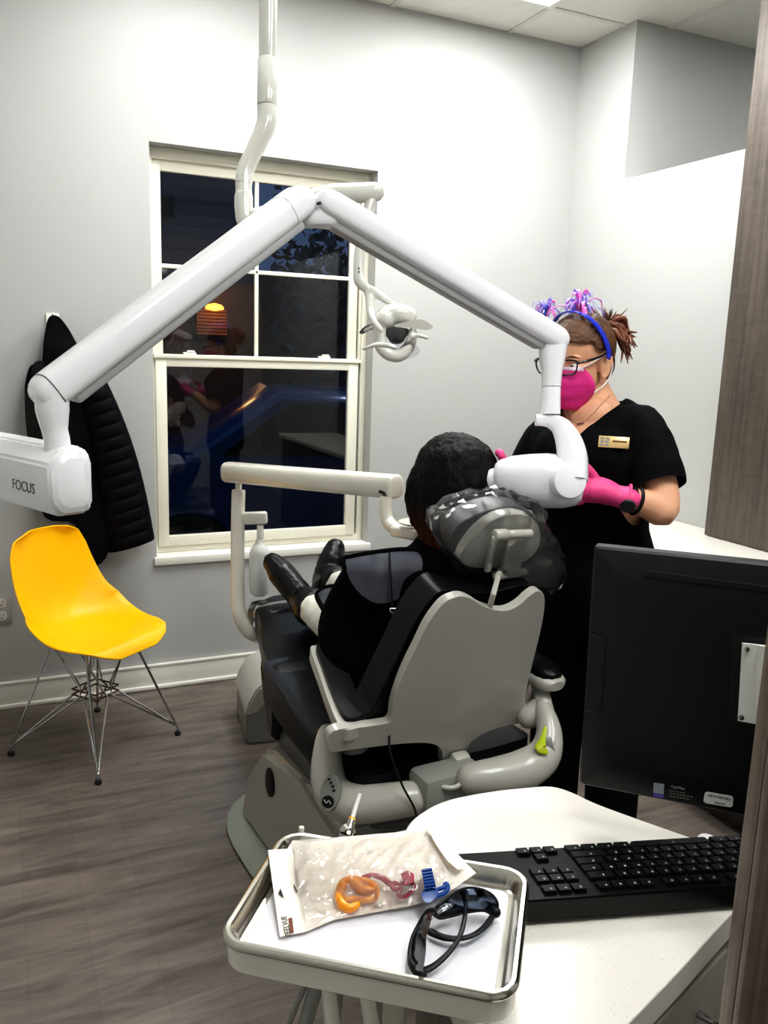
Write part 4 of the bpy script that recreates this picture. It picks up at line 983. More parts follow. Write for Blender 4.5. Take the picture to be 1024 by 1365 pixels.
bm = B(); tube(bm, [WR, at(698, 645, d=2.13), at(688, 641, d=2.12)], [.03, .034, .032], 16, 4, flat=.8, round_ends=True)
for i, (px, py, L0) in enumerate(((688, 632, .066), (686, 638, .078), (686, 646, .074), (688, 654, .06))):
    finger(bm, at(px, py, d=2.115), (-cr*.75-cf*.5+UZ*(.5-.35*i)), (-cr*.45-cf*.55+UZ*(.75-.5*i)), L0*.72, .0098)
finger(bm, at(702, 632, d=2.11), (UZ*.6-cf*.5-cr*.3), (-cf*.8+UZ*.2), .06, .011)
organic('glove', bm, 'pink_glove', hy, .0042, 3)
bm = B(); ell(bm, at(666, 604, d=2.035), (.0105, .013, .0105)); limb(bm, [at(680, 630, d=2.1), at(669, 609, d=2.06), at(666, 604, d=2.04)], [.0098, .0098, .0095]); build('glove_fingertip', bm, 'pink_glove', hy)
# watch and hair tie
ad = (WL-EL).normalized(); wc = WL-ad*.012
bm = B(); lathe(bm, wc-ad*.010, ad, [(0, .029), (.0, .032), (.02, .031), (.02, .028)], 28); wt = build('wristwatch', bm, 'black_plastic', hy)
wn = (C0-wc).normalized()*.8-UZ*.45; wn.normalize(); a, s, u = frame_of(wn)
bm = B(); lathe(bm, wc+wn*.0285, wn, [(0, .018), (.006, .019), (.009, .0165), (.009, .001)], 26); build('watch_case', bm, 'monitor_edge', wt)
bm = B(); lathe(bm, wc+wn*.0377, wn, [(0, .0145), (.0008, .0145), (.0008, .001)], 26); build('watch_dial', bm, 'seam', wt)
bm = B(); r0 = ring(WL-ad*.033, *frame_of(ad)[1:], .0325, .0325, 24); tube(bm, r0+[r0[0]], .0045, 8); build('hair_tie', bm, 'black_plastic', hy)
# badge, necklace
q, n_ = surf(st_, 818, 591, .004)
if q is not None:
    n_ = (n_*.5+(C0-q).normalized()*.5+Fb*.3).normalized(); u = (UZ-n_*n_.z).normalized(); s = u.cross(n_)
    bm = B(); box(bm, q+n_*.004, (.074, .029, .003), axes_rot(s, u, n_), .0012); bd_ = build('name_badge', bm, 'gold', hy)
    for dx in (-.028, -.016):
        bm = B()
        for dy in (-.008, 0, .008): box(bm, q+n_*.0057+s*dx+u*dy, (.009, .0055, .0006), axes_rot(s, u, n_))
        build('badge_emblem', bm, 'silver', bd_, smooth=False)
    bm = B(); box(bm, q+n_*.0057+s*.014+u*.002, (.034, .004, .0006), axes_rot(s, u, n_)); build('badge_lettering', bm, 'print_brown', bd_, smooth=False)
nk, nn = surf(body, 774, 566, .003)
if nk is not None:
    u = (UZ-nn*nn.z).normalized(); s = u.cross(nn)
    bm = B(); box(bm, nk, (.02, .0065, .002), axes_rot((s-u*-.25).normalized(), (u+s*-.25).normalized(), nn), .0008); nl = build('necklace', bm, 'silver', hy)
    for ch in (((772, 566), (764, 562), (757, 552), (751, 542)), ((776, 565), (784, 558), (795, 547), (806, 535), (813, 527))):
        pp = [nk]
        for (xa, ya), (xb, yb) in zip(ch, ch[1:]):
            for k in range(1, 4):
                kk, _ = surf(body, xa+(xb-xa)*k/3, ya+(yb-ya)*k/3, .0015)
                if kk is not None and (kk-pp[-1]).length < .04: pp.append(kk)
        if len(pp) > 1: bm = B(); tube(bm, pp, .0007, 5); build('chain', bm, 'silver', nl)
# face mask: curved pleated sheet over nose and chin
bm = B(); grid = []
for i in range(15):
    t = i/14; z = .0-.112*t - .004; row = []
    bulge = [.1, .112, .119, .122, .122, .120, .116, .109, .098]; bl = lerp_list(bulge, 15)[i]; hw = lerp_list([.056, .069, .074, .076, .074, .069, .06, .05, .036], 15)[i]
    yb = lerp_list([.062, .056, .048, .042, .038, .036, .04, .05, .06], 15)[i]
    for k in range(-10, 11):
        x = k/10; pl = .0025*math.sin(t*PI*7)*(1-x*x)
        row.append(bm.verts.new(hl(x*hw, yb+(bl-yb)*(1-abs(x)**1.9)+pl, z+.01*(1-abs(x)))))
    grid.append(row)
for a, b in zip(grid, grid[1:]):
    for k in range(20): bm.faces.new((a[k], a[k+1], b[k+1], b[k]))
mk = build('face_mask', bm, 'pink_mask', hy, angle=180); sl_ = mk.modifiers.new('s', 'SOLIDIFY'); sl_.thickness = .002
bm = B(); rows = []
for z, e in ((-.002, 0), (-.01, .0005), (-.016, .0014)):
    rows.append([hl(k/10*.058, .062+(.103-.062)*(1-abs(k/10)**1.9)+e+.002, z+.008*(1-abs(k/10))) for k in range(-10, 11)])
loft(bm, rows, caps=False, closed=False); ed = build('mask_edge', bm, 'mask_edge', mk); sl_ = ed.modifiers.new('s', 'SOLIDIFY'); sl_.thickness = .0015
for s in (-1, 1):
    bm = B(); tube(bm, [hl(.053*s, .058, -.004), hl(.066*s, .03, .006), hl(.079*s, -.008, .018), hl(.083*s, -.03, -.008), hl(.078*s, -.015, -.048), hl(.066*s, .02, -.07), hl(.052*s, .045, -.085)], .0019, 8, 5); build('ear_loop', bm, 'white_elastic', mk)
# spectacles
sg = None
bm = B()
for s in (-1, 1):
    lp_ = [hl(s*(.035+a), .114-abs(.035+a)*.22-abs(b)*.1, b+.003) for a, b in ((-.026, .014), (0, .018), (.027, .015), (.028, .0), (.02, -.016), (0, -.019), (-.02, -.016), (-.027, -.002))]
    lp_ = catmull(lp_, 4, True); tube(bm, lp_+[lp_[0]], .0022, 8)
tube(bm, [hl(-.01, .113, .011), hl(0, .117, .015), hl(.01, .113, .011)], .0022, 8, 3)
sg = build('spectacles', bm, 'spectacle_frame', hy)
for s in (-1, 1):
    bm = B(); tube(bm, [hl(.062*s, .100, .014), hl(.077*s, .084, .016), hl(.083*s, .03, .019), hl(.086*s, -.012, .024), hl(.084*s, -.034, .0)], [.003, .0034, .003, .0024, .002], 8, 4); build('temple', bm, 'spectacle_frame', sg)
    lp_ = [(-.024, .013), (0, .016), (.025, .013), (.026, .0), (.019, -.015), (0, -.017), (-.019, -.015), (-.025, -.002)]
    bm = B(); bm.faces.new([bm.verts.new(hl(s*(.035+a), .114-abs(.035+a)*.22-abs(b)*.1, b+.003)) for a, b in lp_]); build('lens', bm, 'lens_clear', sg)
# hair
def hair_cut(p):
    q = HR.transposed() @ (p-hl(0, 0, 0))
    return (q.y > .03 and q.z < .058+.12*max(0, .05-abs(q.x))) or (q.y > -.002 and q.z < .03+.35*max(0, q.y)) or q.z < -.066 or (q.y > -.03 and q.z < .03)
bm = B(); ell(bm, hl(0, -.014, .037), (.083, .1, .092), HR, 32, 22); ell(bm, hl(0, -.05, -.01), (.068, .062, .07), HR)
hb1 = organic('hair', bm, 'hair_blonde', hy, .005, 4, cut=hair_cut, relax=8, disp=lambda p: .003*noise.noise(V((p.x*60, p.y*60, p.z*8))))
sl_ = hb1.modifiers.new('s', 'SOLIDIFY'); sl_.thickness = .003; sl_.offset = -1
pb0 = at(806, 436, d=2.25)
bm = B()
for i in range(46):
    e = at(838+random.gauss(0, 5), 466+random.gauss(0, 9), d=2.25+random.gauss(0, .03)); m_ = at(828+random.gauss(0, 5), 438+random.gauss(0, 6), d=2.25+random.gauss(0, .025))
    tube(bm, [pb0+V((random.gauss(0, .006), random.gauss(0, .006), random.gauss(0, .008))), pb0.lerp(m_, .6)+UZ*.008, m_, e], [.006, .009, .0075, .0012], 6, 4)
pt = build('ponytail', bm, 'hair_tip', hy, angle=180)
bm = B()
for i in range(26):
    e = at(806+random.gauss(0, 9), 414+random.gauss(0, 4), d=2.25+random.gauss(0, .02)); tube(bm, [pb0+V((random.gauss(0, .008), random.gauss(0, .008), 0)), pb0.lerp(e, .5)+cr*.004, e], [.004, .0025, .0005], 5, 3)
build('loose_hair', bm, 'hair_blonde', pt, angle=180)
bm = B(); a, s, u = frame_of(at(830, 440, d=2.25)-pb0); r0 = ring(pb0+a*.008, s, u, .017, .017, 16); tube(bm, r0+[r0[0]], .005, 8); build('hair_band', bm, 'black_plastic', pt)
# headband with tinsel pompoms
bm = B(); rows = []
for i in range(31):
    t = PI*(i/30)*1.1-.05*PI; x, z = .0885*math.cos(t), .104*math.sin(t)+.028
    cc_ = hl(0, .012, .03)
    p = hl(x, .028-.03*(1-math.sin(max(0, min(PI, t)))), z); o_ = (p-hl(0, .01, .03)).normalized()
    rows.append([p+HR @ V((0, dy, 0))+o_*do for dy, do in ((-.008, 0), (-.008, .0035), (0, .0045), (.008, .0035), (.008, 0))])
loft(bm, rows); hbd = build('headband', bm, 'headband_blue', hy, angle=60)
for px, py, d0, sc_, nm in ((773, 399, 2.22, 1.35, 0), (728, 406, 2.26, .8, 1)):
    base = at(px-1, py+18*sc_, d=d0); top = at(px, py, d=d0)
    bm = B(); tube(bm, [base-UZ*.012, base, top], [.004, .004, .003], 8, 2); sp_ = build('pompom', bm, 'tinsel_blue', hbd)
    for m_, nn_ in (('tinsel_pink', 12), ('tinsel_violet', 16), ('tinsel_pale', 26), ('tinsel_blue', 24)):
        bm = B()
        for i in range(nn_):
            th = random.uniform(0, 2*PI); ph = random.uniform(-.2, 1.4); L0 = random.uniform(.03, .058)*sc_*(.6 if m_ == 'tinsel_blue' else 1)
            dr = V((math.cos(th)*math.cos(ph), math.sin(th)*math.cos(ph), math.sin(ph)*.8)); 
            if m_ == 'tinsel_blue': dr.z = random.uniform(-.5, .35)
            st0 = base.lerp(top, random.random()*.6)
            p1 = st0+dr*L0*.6+UZ*.012*sc_; p2 = st0+dr*L0*1.05; p3 = st0+dr*L0*1.15-UZ*.03*sc_*random.random()
            wd = {'tinsel_pink': .0042, 'tinsel_violet': .003, 'tinsel_pale': .0011, 'tinsel_blue': .0017}[m_]*sc_**.5
            tube(bm, [st0, p1, p2, p3], [wd, wd, wd*.9, wd*.4], 6, 4, flat=.35)
        build('tinsel', bm, m_, sp_, angle=180)

# ---------- patient
pa_ = thing('person', 'person with dark bobbed hair reclining in the dental chair, seen from behind', 'person', cl(0, -.2, .585))
pF = (ca*.93-cx*.3-UZ*.05).normalized(); ph, PRt = head_frame(at(601, 652, d=2.1), pF)
hipc = cl(0, -.17, .70); chs = at(578, 790, d=2.08); nkb = at(588, 722, d=2.09)
sl, sr = at(492, 768, d=2.1), at(652, 775, d=2.04)
pL = (sl-sr).normalized(); pFw = V((pL.y, -pL.x, 0)).normalized(); pFw = pFw if pFw.dot(ca) > 0 else -pFw
ankL, toeL = at(408, 803, d=2.78), at(362, 748, d=2.86); ankR, toeR = at(437, 775, d=2.86), at(447, 728, d=2.92)
knL, knR = at(455, 838, d=2.42), at(498, 800, d=2.5)
hpL, hpR = hipc-cx*.09, hipc+cx*.09
elL, wrL = at(452, 850, d=2.14), at(470, 846, d=2.36); elR, wrR = at(690, 850, d=2.06), cl(.08, .0, .80)
def ptor(g): return [ring(c, cx, ca, a+g, b+g, 22, 2.3) for c, a, b in ((hipc-UZ*.07, .14, .09), (hipc, .165, .112), (hipc.lerp(chs, .45), .135, .1), (chs, .15, .105), (chs.lerp(nkb, .5), .16, .09), (chs.lerp(nkb, .85), .1, .065), (nkb, .055, .055))]
bm = B(); loft(bm, ptor(-.01)); add_head(bm, ph, PRt); tube(bm, [nkb-UZ*.02, ph(0, -.02, -.05)], [.055, .05], 16, 0, round_ends=True)
for S_, E_, W__ in ((sl, elL, wrL), (sr, elR, wrR)):
    limb(bm, [S_, S_.lerp(E_, .5), E_, E_.lerp(W__, .4), W__], [.044, .04, .034, .034, .026]); 
    hd = (W__-E_).normalized(); limb(bm, [W__, W__+hd*.05, W__+hd*.09], [.026, .032, .026])
    sd = hd.cross(UZ).normalized()
    for i in range(4): finger(bm, W__+hd*.09+sd*(.018*(i-1.5)), hd-UZ*.2, hd-UZ*.6, .07-.006*abs(i-1.3), .0085)
    finger(bm, W__+hd*.04+sd*.03, hd+sd*.7, hd+sd*.2-UZ*.2, .055, .01)
for h_, k_, a_, t_ in ((hpL, knL, ankL, toeL), (hpR, knR, ankR, toeR)):
    limb(bm, [h_, h_.lerp(k_, .5)+UZ*.01, k_, k_.lerp(a_, .4), a_], [.07, .064, .05, .045, .034]); limb(bm, [a_, a_.lerp(t_, .5), a_.lerp(t_, .8)], [.034, .03, .022])
organic('body', bm, 'skin', pa_, .0075, 5); add_eyes(ph, PRt, pa_); add_mouth(ph, PRt, pa_)
bm = B(); loft(bm, ptor(.008)[:-1]); tube(bm, [nkb-UZ*.03, nkb+UZ*.012], [.085, .062], 18)
for S_, E_, W__ in ((sl, elL, wrL), (sr, elR, wrR)): limb(bm, [S_, S_.lerp(E_, .5), E_, E_.lerp(W__, .5), W__], [.062, .056, .048, .045, .038])
organic('jumper', bm, 'black_cloth', pa_, .009, 5)
bm = B()
for h_, k_, a_ in ((hpL, knL, ankL), (hpR, knR, ankR)): limb(bm, [h_, h_.lerp(k_, .5)+UZ*.01, k_, k_.lerp(a_, .4), k_.lerp(a_, .9)], [.088, .08, .065, .058, .05])
ell(bm, hipc, (.17, .12, .1), axes_rot(cx, ca, UZ)); organic('trousers', bm, 'white_denim', pa_, .0085, 4, disp=lambda p: .003*noise.noise(V((p.x*50, p.y*50, p.z*50))))
for k_, a_, t_, pth in ((knL, ankL, toeL, 0), (knR, ankR, toeR, 1)):
    up_ = (k_-a_).normalized(); fd = (t_-a_).normalized(); hl_ = a_-fd*.045-up_*.03
    bm = B(); tube(bm, [a_+up_*.085, a_+up_*.05, a_+up_*.005, a_-up_*.015], [.066, .062, .056, .05], 18, 4, round_ends=True)
    tube(bm, [hl_, a_-up_*.02+fd*.0, a_-up_*.012+fd*.06, t_-fd*.06-up_*.005, t_-fd*.015], [.044, .054, .054, .055, .042], 18, 4, up=fd.cross(up_), round_ends=True, flat=.85)
    bt_ = organic('boot', bm, 'leather_boot', pa_, .006, 4, disp=lambda p: .0018*noise.noise(V((p.x*70, p.y*70, p.z*70))))
    s_ = fd.cross(up_).normalized(); dn = (s_.cross(fd)).normalized(); dn = dn if dn.dot(up_) < 0 else -dn
    bm = B(); loft(bm, [ring(hl_+dn*k, fd, s_, .032, .03, 16, 3) for k in (.025, .05)]); build('heel', bm, 'rubber', bt_)
# hair bob
bm = B(); ell(bm, ph(0, -.012, .045), (.092, .108, .098), PRt, 28, 20); ell(bm, ph(0, -.035, -.03), (.096, .09, .10), PRt)
for ang in range(-15, 16):
    t = ang/15*1.95; x, y = math.sin(t)*.088, -.02-math.cos(t)*.092
    L0 = .165+.03*abs(math.sin(t))+random.uniform(-.006, .01)
    tube(bm, [ph(x*.75, -.02+(y+.02)*.75, .09), ph(x*1.02, y, .02), ph(x*1.06, y*1.03, -.05), ph(x*.98, y*.92+.004, .03-L0)], [.02, .024, .024, .009], 8, 4, round_ends=True)
for k, (ex, ey) in enumerate(((543, 668), (545, 684), (550, 697), (557, 707), (566, 718), (575, 728), (582, 732), (592, 722))):
    tube(bm, ats([(598-k*.5, 596, 2.1), (572+k*2.2, 620, 2.09), (556+k*3.2, 648+k*2, 2.075), (ex, ey, 2.06)]), [.03, .034, .032, .008], 10, 4, round_ends=True)
organic('hair', bm, 'hair_dark', pa_, .0055, 10, disp=lambda p: .003*noise.noise(V((p.x*75, p.y*75, p.z*5)))+.0022*noise.noise(V((p.x*200, p.y*200, p.z*8))))
# lead apron: heavy black back and sleeve cover, grey lap panel, grey collar flap
bm = B(); tube(bm, ats([(500, 790, 2.14), (490, 840, 2.14), (492, 900, 2.1), (520, 960, 2.06)]), [.105, .125, .12, .08], 20, 5, round_ends=True)
tube(bm, ats([(484, 775, 2.1), (462, 830, 2.15), (470, 870, 2.16), (500, 930, 2.1)]), [.062, .072, .08, .07], 18, 5, round_ends=True)
tube(bm, ats([(560, 800, 2.14), (560, 860, 2.14), (555, 930, 2.1)]), [.13, .14, .12], 20, 4, round_ends=True)
tube(bm, [knL+UZ*.03+cx*.03, hpL+UZ*.09], [.085, .11], 18, 0, round_ends=True); tube(bm, [knR+UZ*.02, hpR+UZ*.09], [.08, .11], 18, 0, round_ends=True)
ap = organic('lead_apron', bm, 'black_cloth', pa_, .009, 6)
def z4(pts): return [(330+a/3.938, 700+b/3.938) for a, b in pts]
def sheet(px, dfn, m, nm, par, th=.012):
    o2 = [(p.x, p.y) for p in catmull([V((*q, 0)) for q in px], 5, True)]
    bm = B(); plate(bm, o2, lambda u, v, w: at(u, v, d=dfn(u, v)+w*th), 1, 7); o = build(nm, bm, m, par, angle=60)
    bm = B(); e = [at(u, v, d=dfn(u, v)+th*.4) for u, v in o2]; tube(bm, e+[e[0]], .0075, 10, flat=.9); build('edge_binding', bm, 'black_cloth', o, angle=180)
    return o
sheet(z4([(365, 375), (385, 345), (425, 325), (480, 320), (530, 322), (545, 345), (500, 400), (455, 470), (432, 490), (405, 450)]), lambda u, v: 2.33-.003*(u-430)-.004*(v-800), 'apron_grey', 'lap_panel', ap)
cf_ = sheet(z4([(506, 185), (545, 168), (640, 150), (740, 136), (830, 130), (890, 136), (918, 165), (930, 210), (915, 280), (860, 350), (790, 398), (720, 420), (650, 408), (575, 355), (525, 275)]), lambda u, v: 1.945+.0006*abs(u-505)+.0012*max(0, 760-v)+.004*noise.noise(V((u*.05, v*.05, 0))), 'apron_grey', 'collar_flap', ap)
bm = B(); q = at(533, 809, d=1.9); dr_ = [q+cr*.022*math.cos(t)*(1.0)+cu*(.016*math.sin(t)-.004) for t in [k*PI/8 for k in range(8, 17)]]; tube(bm, dr_+[dr_[0]], .0022, 8); build('d_ring', bm, 'silver', ap)

# ================================================================== COUNTERS AND CABINETS
CZ = .86
rc = thing('side_counter', 'white counter with wood base cabinet along the right wall', 'counter', (2.4, 2.0, 0))
bm = B(); bx(bm, (2.10, .9, .815), (XR-.002, 3.05, .85), .006); build('countertop', bm, 'solid_surface', rc)
bm = B(); bx(bm, (2.14, .92, .09), (XR-.002, 3.03, .815)); bx(bm, (2.20, .92, 0), (XR-.002, 3.03, .09)); build('base_cabinet', bm, 'grey_wood', rc, smooth=False)
for k in range(4):
    y0 = .94+k*.523; bm = B(); bx(bm, (2.122, y0, .11), (2.14, y0+.513, .80), .002); dd_ = build('door', bm, 'grey_wood', rc)
    bm = B(); tube(bm, [(2.122, y0+.2, .74), (2.098, y0+.2, .74), (2.098, y0+.31, .74), (2.122, y0+.31, .74)], .005, 8); build('handle', bm, 'chrome', dd_)
uc = thing('wall_cabinet', 'tall dark grey-brown wood cabinet standing on the right-hand counter', 'cabinet', (2.65, 1.7, .85))
bm = B(); bx(bm, (2.605, 1.0, .8505), (XR-.002, 2.478, ZC-.008)); build('carcass', bm, 'grey_wood', uc, smooth=False)
for k in range(2):
    bm = B(); bx(bm, (2.587, 1.0+.74*k, .853), (2.604, 1.737+.741*k, ZC-.01), .0015); build('door', bm, 'grey_wood', uc)

# rounded counter in the foreground
pc_ = thing('work_counter', 'white speckled countertop with rounded lobe beside the keyboard', 'counter', (.65, .8, 0))
co = [(.40, .50), (.41, .62), (.44, .80), (.475, .93), (.515, .992), (.56, 1.022), (.61, 1.036), (.68, 1.034), (.741, 1.024), (.783, 1.012), (.803, .985), (.818, .942), (.854, .874), (.908, .779), (.935, .722), (.925, .706), (.80, .662), (.672, .613), (.567, .575), (.46, .535)]
co2 = [(p.x, p.y) for p in catmull([V((*q, 0)) for q in co], 4, True)]
bm = B(); plate(bm, co2, lambda u, v, w: V((u, v, CZ-.038*w)), 1, .04); o = build('countertop', bm, 'solid_surface', pc_, angle=50)
mb = o.modifiers.new('b', 'BEVEL'); mb.width = .010; mb.segments = 3; mb.limit_method = 'ANGLE'; mb.angle_limit = math.radians(60)
e1 = V((.94, .34, 0)).normalized(); e2 = V((-.34, .94, 0)).normalized()
ccx = sum(p[0] for p in co2)/len(co2); ccy = sum(p[1] for p in co2)/len(co2)
ins = [V((ccx+(p[0]-ccx)*.86, ccy+(p[1]-ccy)*.86, 0)) for p in co2]
bm = B(); loft(bm, [[p+UZ*z for p in ins] for z in (0.0, CZ-.0385)]); bc_ = build('base_cabinet', bm, 'grey_wood', pc_, angle=30)
da, db = V((.505, .568, 0)), V((.90, .708, 0)); dn_ = e1.cross(UZ).normalized()
for z0, z1 in ((.56, .805), (.30, .55), (.05, .29)):
    bm = B(); beam(bm, da+UZ*(z0+z1)/2, db+UZ*(z0+z1)/2, .018, z1-z0, bevel=.003); dr2 = build('drawer', bm, 'drawer_face', pc_)
    bm = B(); m0 = da.lerp(db, .4)+UZ*(z1-.05)+dn_*.009; m1 = da.lerp(db, .6)+UZ*(z1-.05)+dn_*.009; tube(bm, [m0, m0+dn_*.025, m1+dn_*.025, m1], .005, 8); build('handle', bm, 'chrome', dr2)
bm = B(); o2 = spl2([(930, 1116), (937, 1111), (948, 1113), (958, 1119), (970, 1124), (969, 1129), (956, 1130), (940, 1124)], 4)
plate(bm, o2, lambda u, v, w: at(u, v, z=CZ+.004-w*.0025), 1, 0); tag(build('paper_scrap', bm, 'paper', angle=40), 'small white paper scrap at the counter edge beyond the keyboard', 'paper')

# tall wood cabinet beside the camera
tc_ = thing('tall_cabinet', 'near grey-brown wood cabinet edge at the lower right, in front of the keyboard', 'cabinet', (.7, .45, 0))
k0 = at(976, 1212, d=.70); k0.z = 0; k0 -= V((.51, .86, 0)).normalized()*.028
t1 = V((.86, -.51, 0)).normalized(); t2 = V((.51, .86, 0)).normalized(); 
def tp(a, b, z): return k0+t1*a+t2*b+UZ*z
bm = B(); box(bm, tp(.0085, .014, 1.1), (.017, .028, 2.2), axes_rot(t1, t2, UZ), .0015); build('side_panel', bm, 'grey_wood_near', tc_)
bm = B(); box(bm, tp(.320, -.008, 1.1), (.64, .012, 2.2), axes_rot(t1, t2, UZ), .0015); build('door', bm, 'grey_wood_near', tc_)
bm = B(); box(bm, tp(.31, .022, 1.1), (.60, .012, 2.198), axes_rot(t1, t2, UZ)); build('back_board', bm, 'seam', tc_, smooth=False)

# keyboard, seen from its rear edge
ks = at(763, 1152, z=CZ+.02); k1 = V((.96, -.275, 0)).normalized(); k2 = V((.275, .96, 0)).normalized()
kn0 = at(710, 1234, z=CZ); off = (kn0-V((ks.x, ks.y, CZ))).dot(k2)
K0 = V((ks.x, ks.y, CZ))+k2*off
kbd = thing('keyboard', 'black full-size computer keyboard lying on the white counter', 'keyboard', K0)
def kp(a, b, h): return K0+k1*a+k2*b+UZ*h
XL0, XR0 = -.172, .293; KD = .132
def ktop(b): return .034-.018*b/KD
bm = B(); loft(bm, [[kp(a, 0, .006), kp(a, 0, ktop(0)), kp(a, .02, ktop(.02)), kp(a, KD, ktop(KD)), kp(a, KD, .002), kp(a, .02, .002)] for a in (XL0, XR0)])
bmesh.ops.bevel(bm, geom=list(bm.edges), offset=.002, segments=2, affect='EDGES'); build('keyboard_body', bm, 'black_plastic', kbd)
U = .01905
kmesh = {}
def key(a, b, w_=1.0):
    if w_ not in kmesh:
        bm = B(); hw = U*w_/2-.0012; hh = U/2-.0012
        loft(bm, [[V((x*hw*s, y*hh*s, z)) for x, y in ((-1, -1), (1, -1), (1, 1), (-1, 1))] for z, s in ((0, 1), (.005, .95), (.006, .9))])
        me = bpy.data.meshes.new('key'); bmesh.ops.recalc_face_normals(bm, faces=bm.faces); bm.to_mesh(me); bm.free(); me.materials.append(M['key_black']); kmesh[w_] = me
        bm = B(); q = [(-.0035, .0005), (-.001, .0005), (-.001, .0045), (-.0035, .0045)]; bm.faces.new([bm.verts.new((x*-1, -y, .0062)) for x, y in q])
        ml = bpy.data.meshes.new('legend'); bm.to_mesh(ml); bm.free(); ml.materials.append(M['key_legend']); kmesh[(w_, 1)] = ml
    o = bpy.data.objects.new('key', kmesh[w_]); col.objects.link(o); o.parent = kbd; o.matrix_parent_inverse = kbd.matrix_world.inverted()
    sl = V((0, 0, 0)); kz = (k2*KD-UZ*.018).normalized(); nz_ = k1.cross(kz).normalized()
    o.matrix_world = Matrix.Translation(kp(a, b, ktop(b)-.0008)) @ axes_rot(k1, kz, nz_).to_4x4()
    l_ = bpy.data.objects.new('legend', kmesh[(w_, 1)]); col.objects.link(l_); l_.parent = o
bpy.context.view_layer.update()
rows_ = [.018, .043, .062, .081, .100, .119]
mainrows = [None,
 [2]+[1]*13, [1.5]+[1]*12+[1.5], [2.25]+[1]*11+[1.75], [2.75]+[1]*10+[2.25], [1.25, 1.25, 1.25, 1.25, 6.25, 1.25, 1.25, 1.25]]
for r_, ws in enumerate(mainrows):
    if r_ == 0:
        a = .004
        for g in ([1]*4, [1]*4, [1]*4, [1]):
            for w_ in g: key(a+U*.5, rows_[0], 1); a += U
            a += U*.62
    else:
        a = .002
        for w_ in ws: key(a+U*w_/2, rows_[r_], w_); a += U*w_
for r_ in (0, 1, 2):
    for i in range(3): key(-.010-U*(i+.5), rows_[r_])
key(-.010-U*1.5, rows_[4])
for i in range(3): key(-.010-U*(i+.5), rows_[5])
for r_ in (1, 2): 
    for i in range(4): key(-.076-U*(i+.5), rows_[r_])

# all-in-one monitor seen from behind
T0 = at(792, 728, d=1.18); m1_ = at(997, 740, d=1.115)-T0; m1_.z = 0; m1_.normalize(); mn = m1_.cross(UZ).normalized(); mn = mn if mn.dot(C0-T0) > 0 else -mn
mo = thing('monitor', 'black all-in-one computer seen from behind with bright screw plate', 'monitor', T0-UZ*.33)
tl_ = -.06
mbl = on_plane(772, 1046, T0, mn); mu = (T0-mbl).normalized()
MW, MH = .54, (mbl-T0).length
def mp_(a, b, c=0): return T0+m1_*a-mu*b+mn*c
bm = B(); rr = []
def rrect(x0, x1, y0, y1, r, n=5):
    out = []
    for cx_, cy_, a0 in ((x1-r, y1-r, 0), (x0+r, y1-r, 90), (x0+r, y0+r, 180), (x1-r, y0+r, 270)):
        for i in range(n+1):
            t = math.radians(a0+90*i/n); out.append((cx_+r*math.cos(t), cy_+r*math.sin(t)))
    return out
loft(bm, [[mp_(a, b, c) for a, b in rrect(e, MW-e, e, MH-e, .006)] for e, c in ((.001, -.026), (0, -.024), (0, -.004), (.003, 0), (.028, .010), (.05, .014))]); build('rear_cover', bm, 'monitor_black', mo, angle=12)
bm = B(); loft(bm, [[mp_(a, b, c) for a, b in rrect(.008, MW-.008, .008, MH-.02, .003)] for c in (-.0262, -.028)]); build('screen', bm, 'screen', mo)
bm = B(); loft(bm, [[mp_(a, b+.002+a*.02, c) for a, b in rrect(.07, .47, .021, .0285, .0037)] for c in (.002, .0128)]); build('vent_slot', bm, 'rubber', mo)
bm = B(); pp = [(0.004, .128), (.020, .130), (.0245, .134), (.0245, .236), (.020, .243), (.004, .243)]; tube(bm, [mp_(a, b, .0035+a*.28) for a, b in pp], .0009, 6); build('side_hatch_seam', bm, 'rubber', mo)
def mpx(px, py, c=.0143):
    q = on_plane(px, py, T0+mn*c, mn)-T0; return q.dot(m1_), -q.dot(mu)
def msheet(pts, c, m, nm, par=None, th=.001):
    o2 = [mpx(*q, c) for q in pts]; bm = B(); loft(bm, [[mp_(a, b, c-k) for a, b in o2] for k in (th, 0)]); return build(nm, bm, m, par or mo, smooth=False)
msheet([(975, 843), (1040, 848), (1033, 972), (966, 965)], .0148, 'rubber', 'mount_recess')
vp = msheet([(988, 854), (1030, 858), (1022, 964), (980, 957)], .022, 'sticker_white', 'mount_plate', None, .004)
msheet([(1010, 857), (1032, 859), (1024, 963), (1003, 960)], .029, 'white_paint', 'mount_flange', vp, .007)
for q in ((994, 861), (985, 952)):
    a, b = mpx(*q, .022); bm = B(); cyl(bm, mp_(a, b, .022), mp_(a, b, .0255), .0036, n=14, bevel=.001); build('screw', bm, 'steel_tray', vp)
msheet([(866, 1041), (880, 1043), (879, 1056), (865, 1054)], .0118, 'sticker_grey', 'licence_sticker')
msheet([(865, 1055), (879, 1057), (879, 1061), (865, 1059)], .0118, 'sticker_violet', 'licence_stripe')
sb_ = msheet([(934, 1054), (937, 1052), (970, 1057), (972, 1060), (971, 1070), (968, 1072), (935, 1067), (932, 1064)], .0118, 'sticker_white', 'barcode_sticker')
bm = B()
for i in range(22):
    u0_ = 939+i*1.35; a, b = mpx(u0_, 1056.5+i*.22, .0121); box(bm, mp_(a, b, .0121), (random.choice((.0004, .0006, .0009)), .0035, .0002), axes_rot(m1_, mu, mn))
    if 5 < i < 17: a, b = mpx(u0_, 1064.5+i*.22, .0121); box(bm, mp_(a, b, .0121), (.0007, .0022, .0002), axes_rot(m1_, mu, mn))
build('barcode', bm, 'seam', sb_, smooth=False)
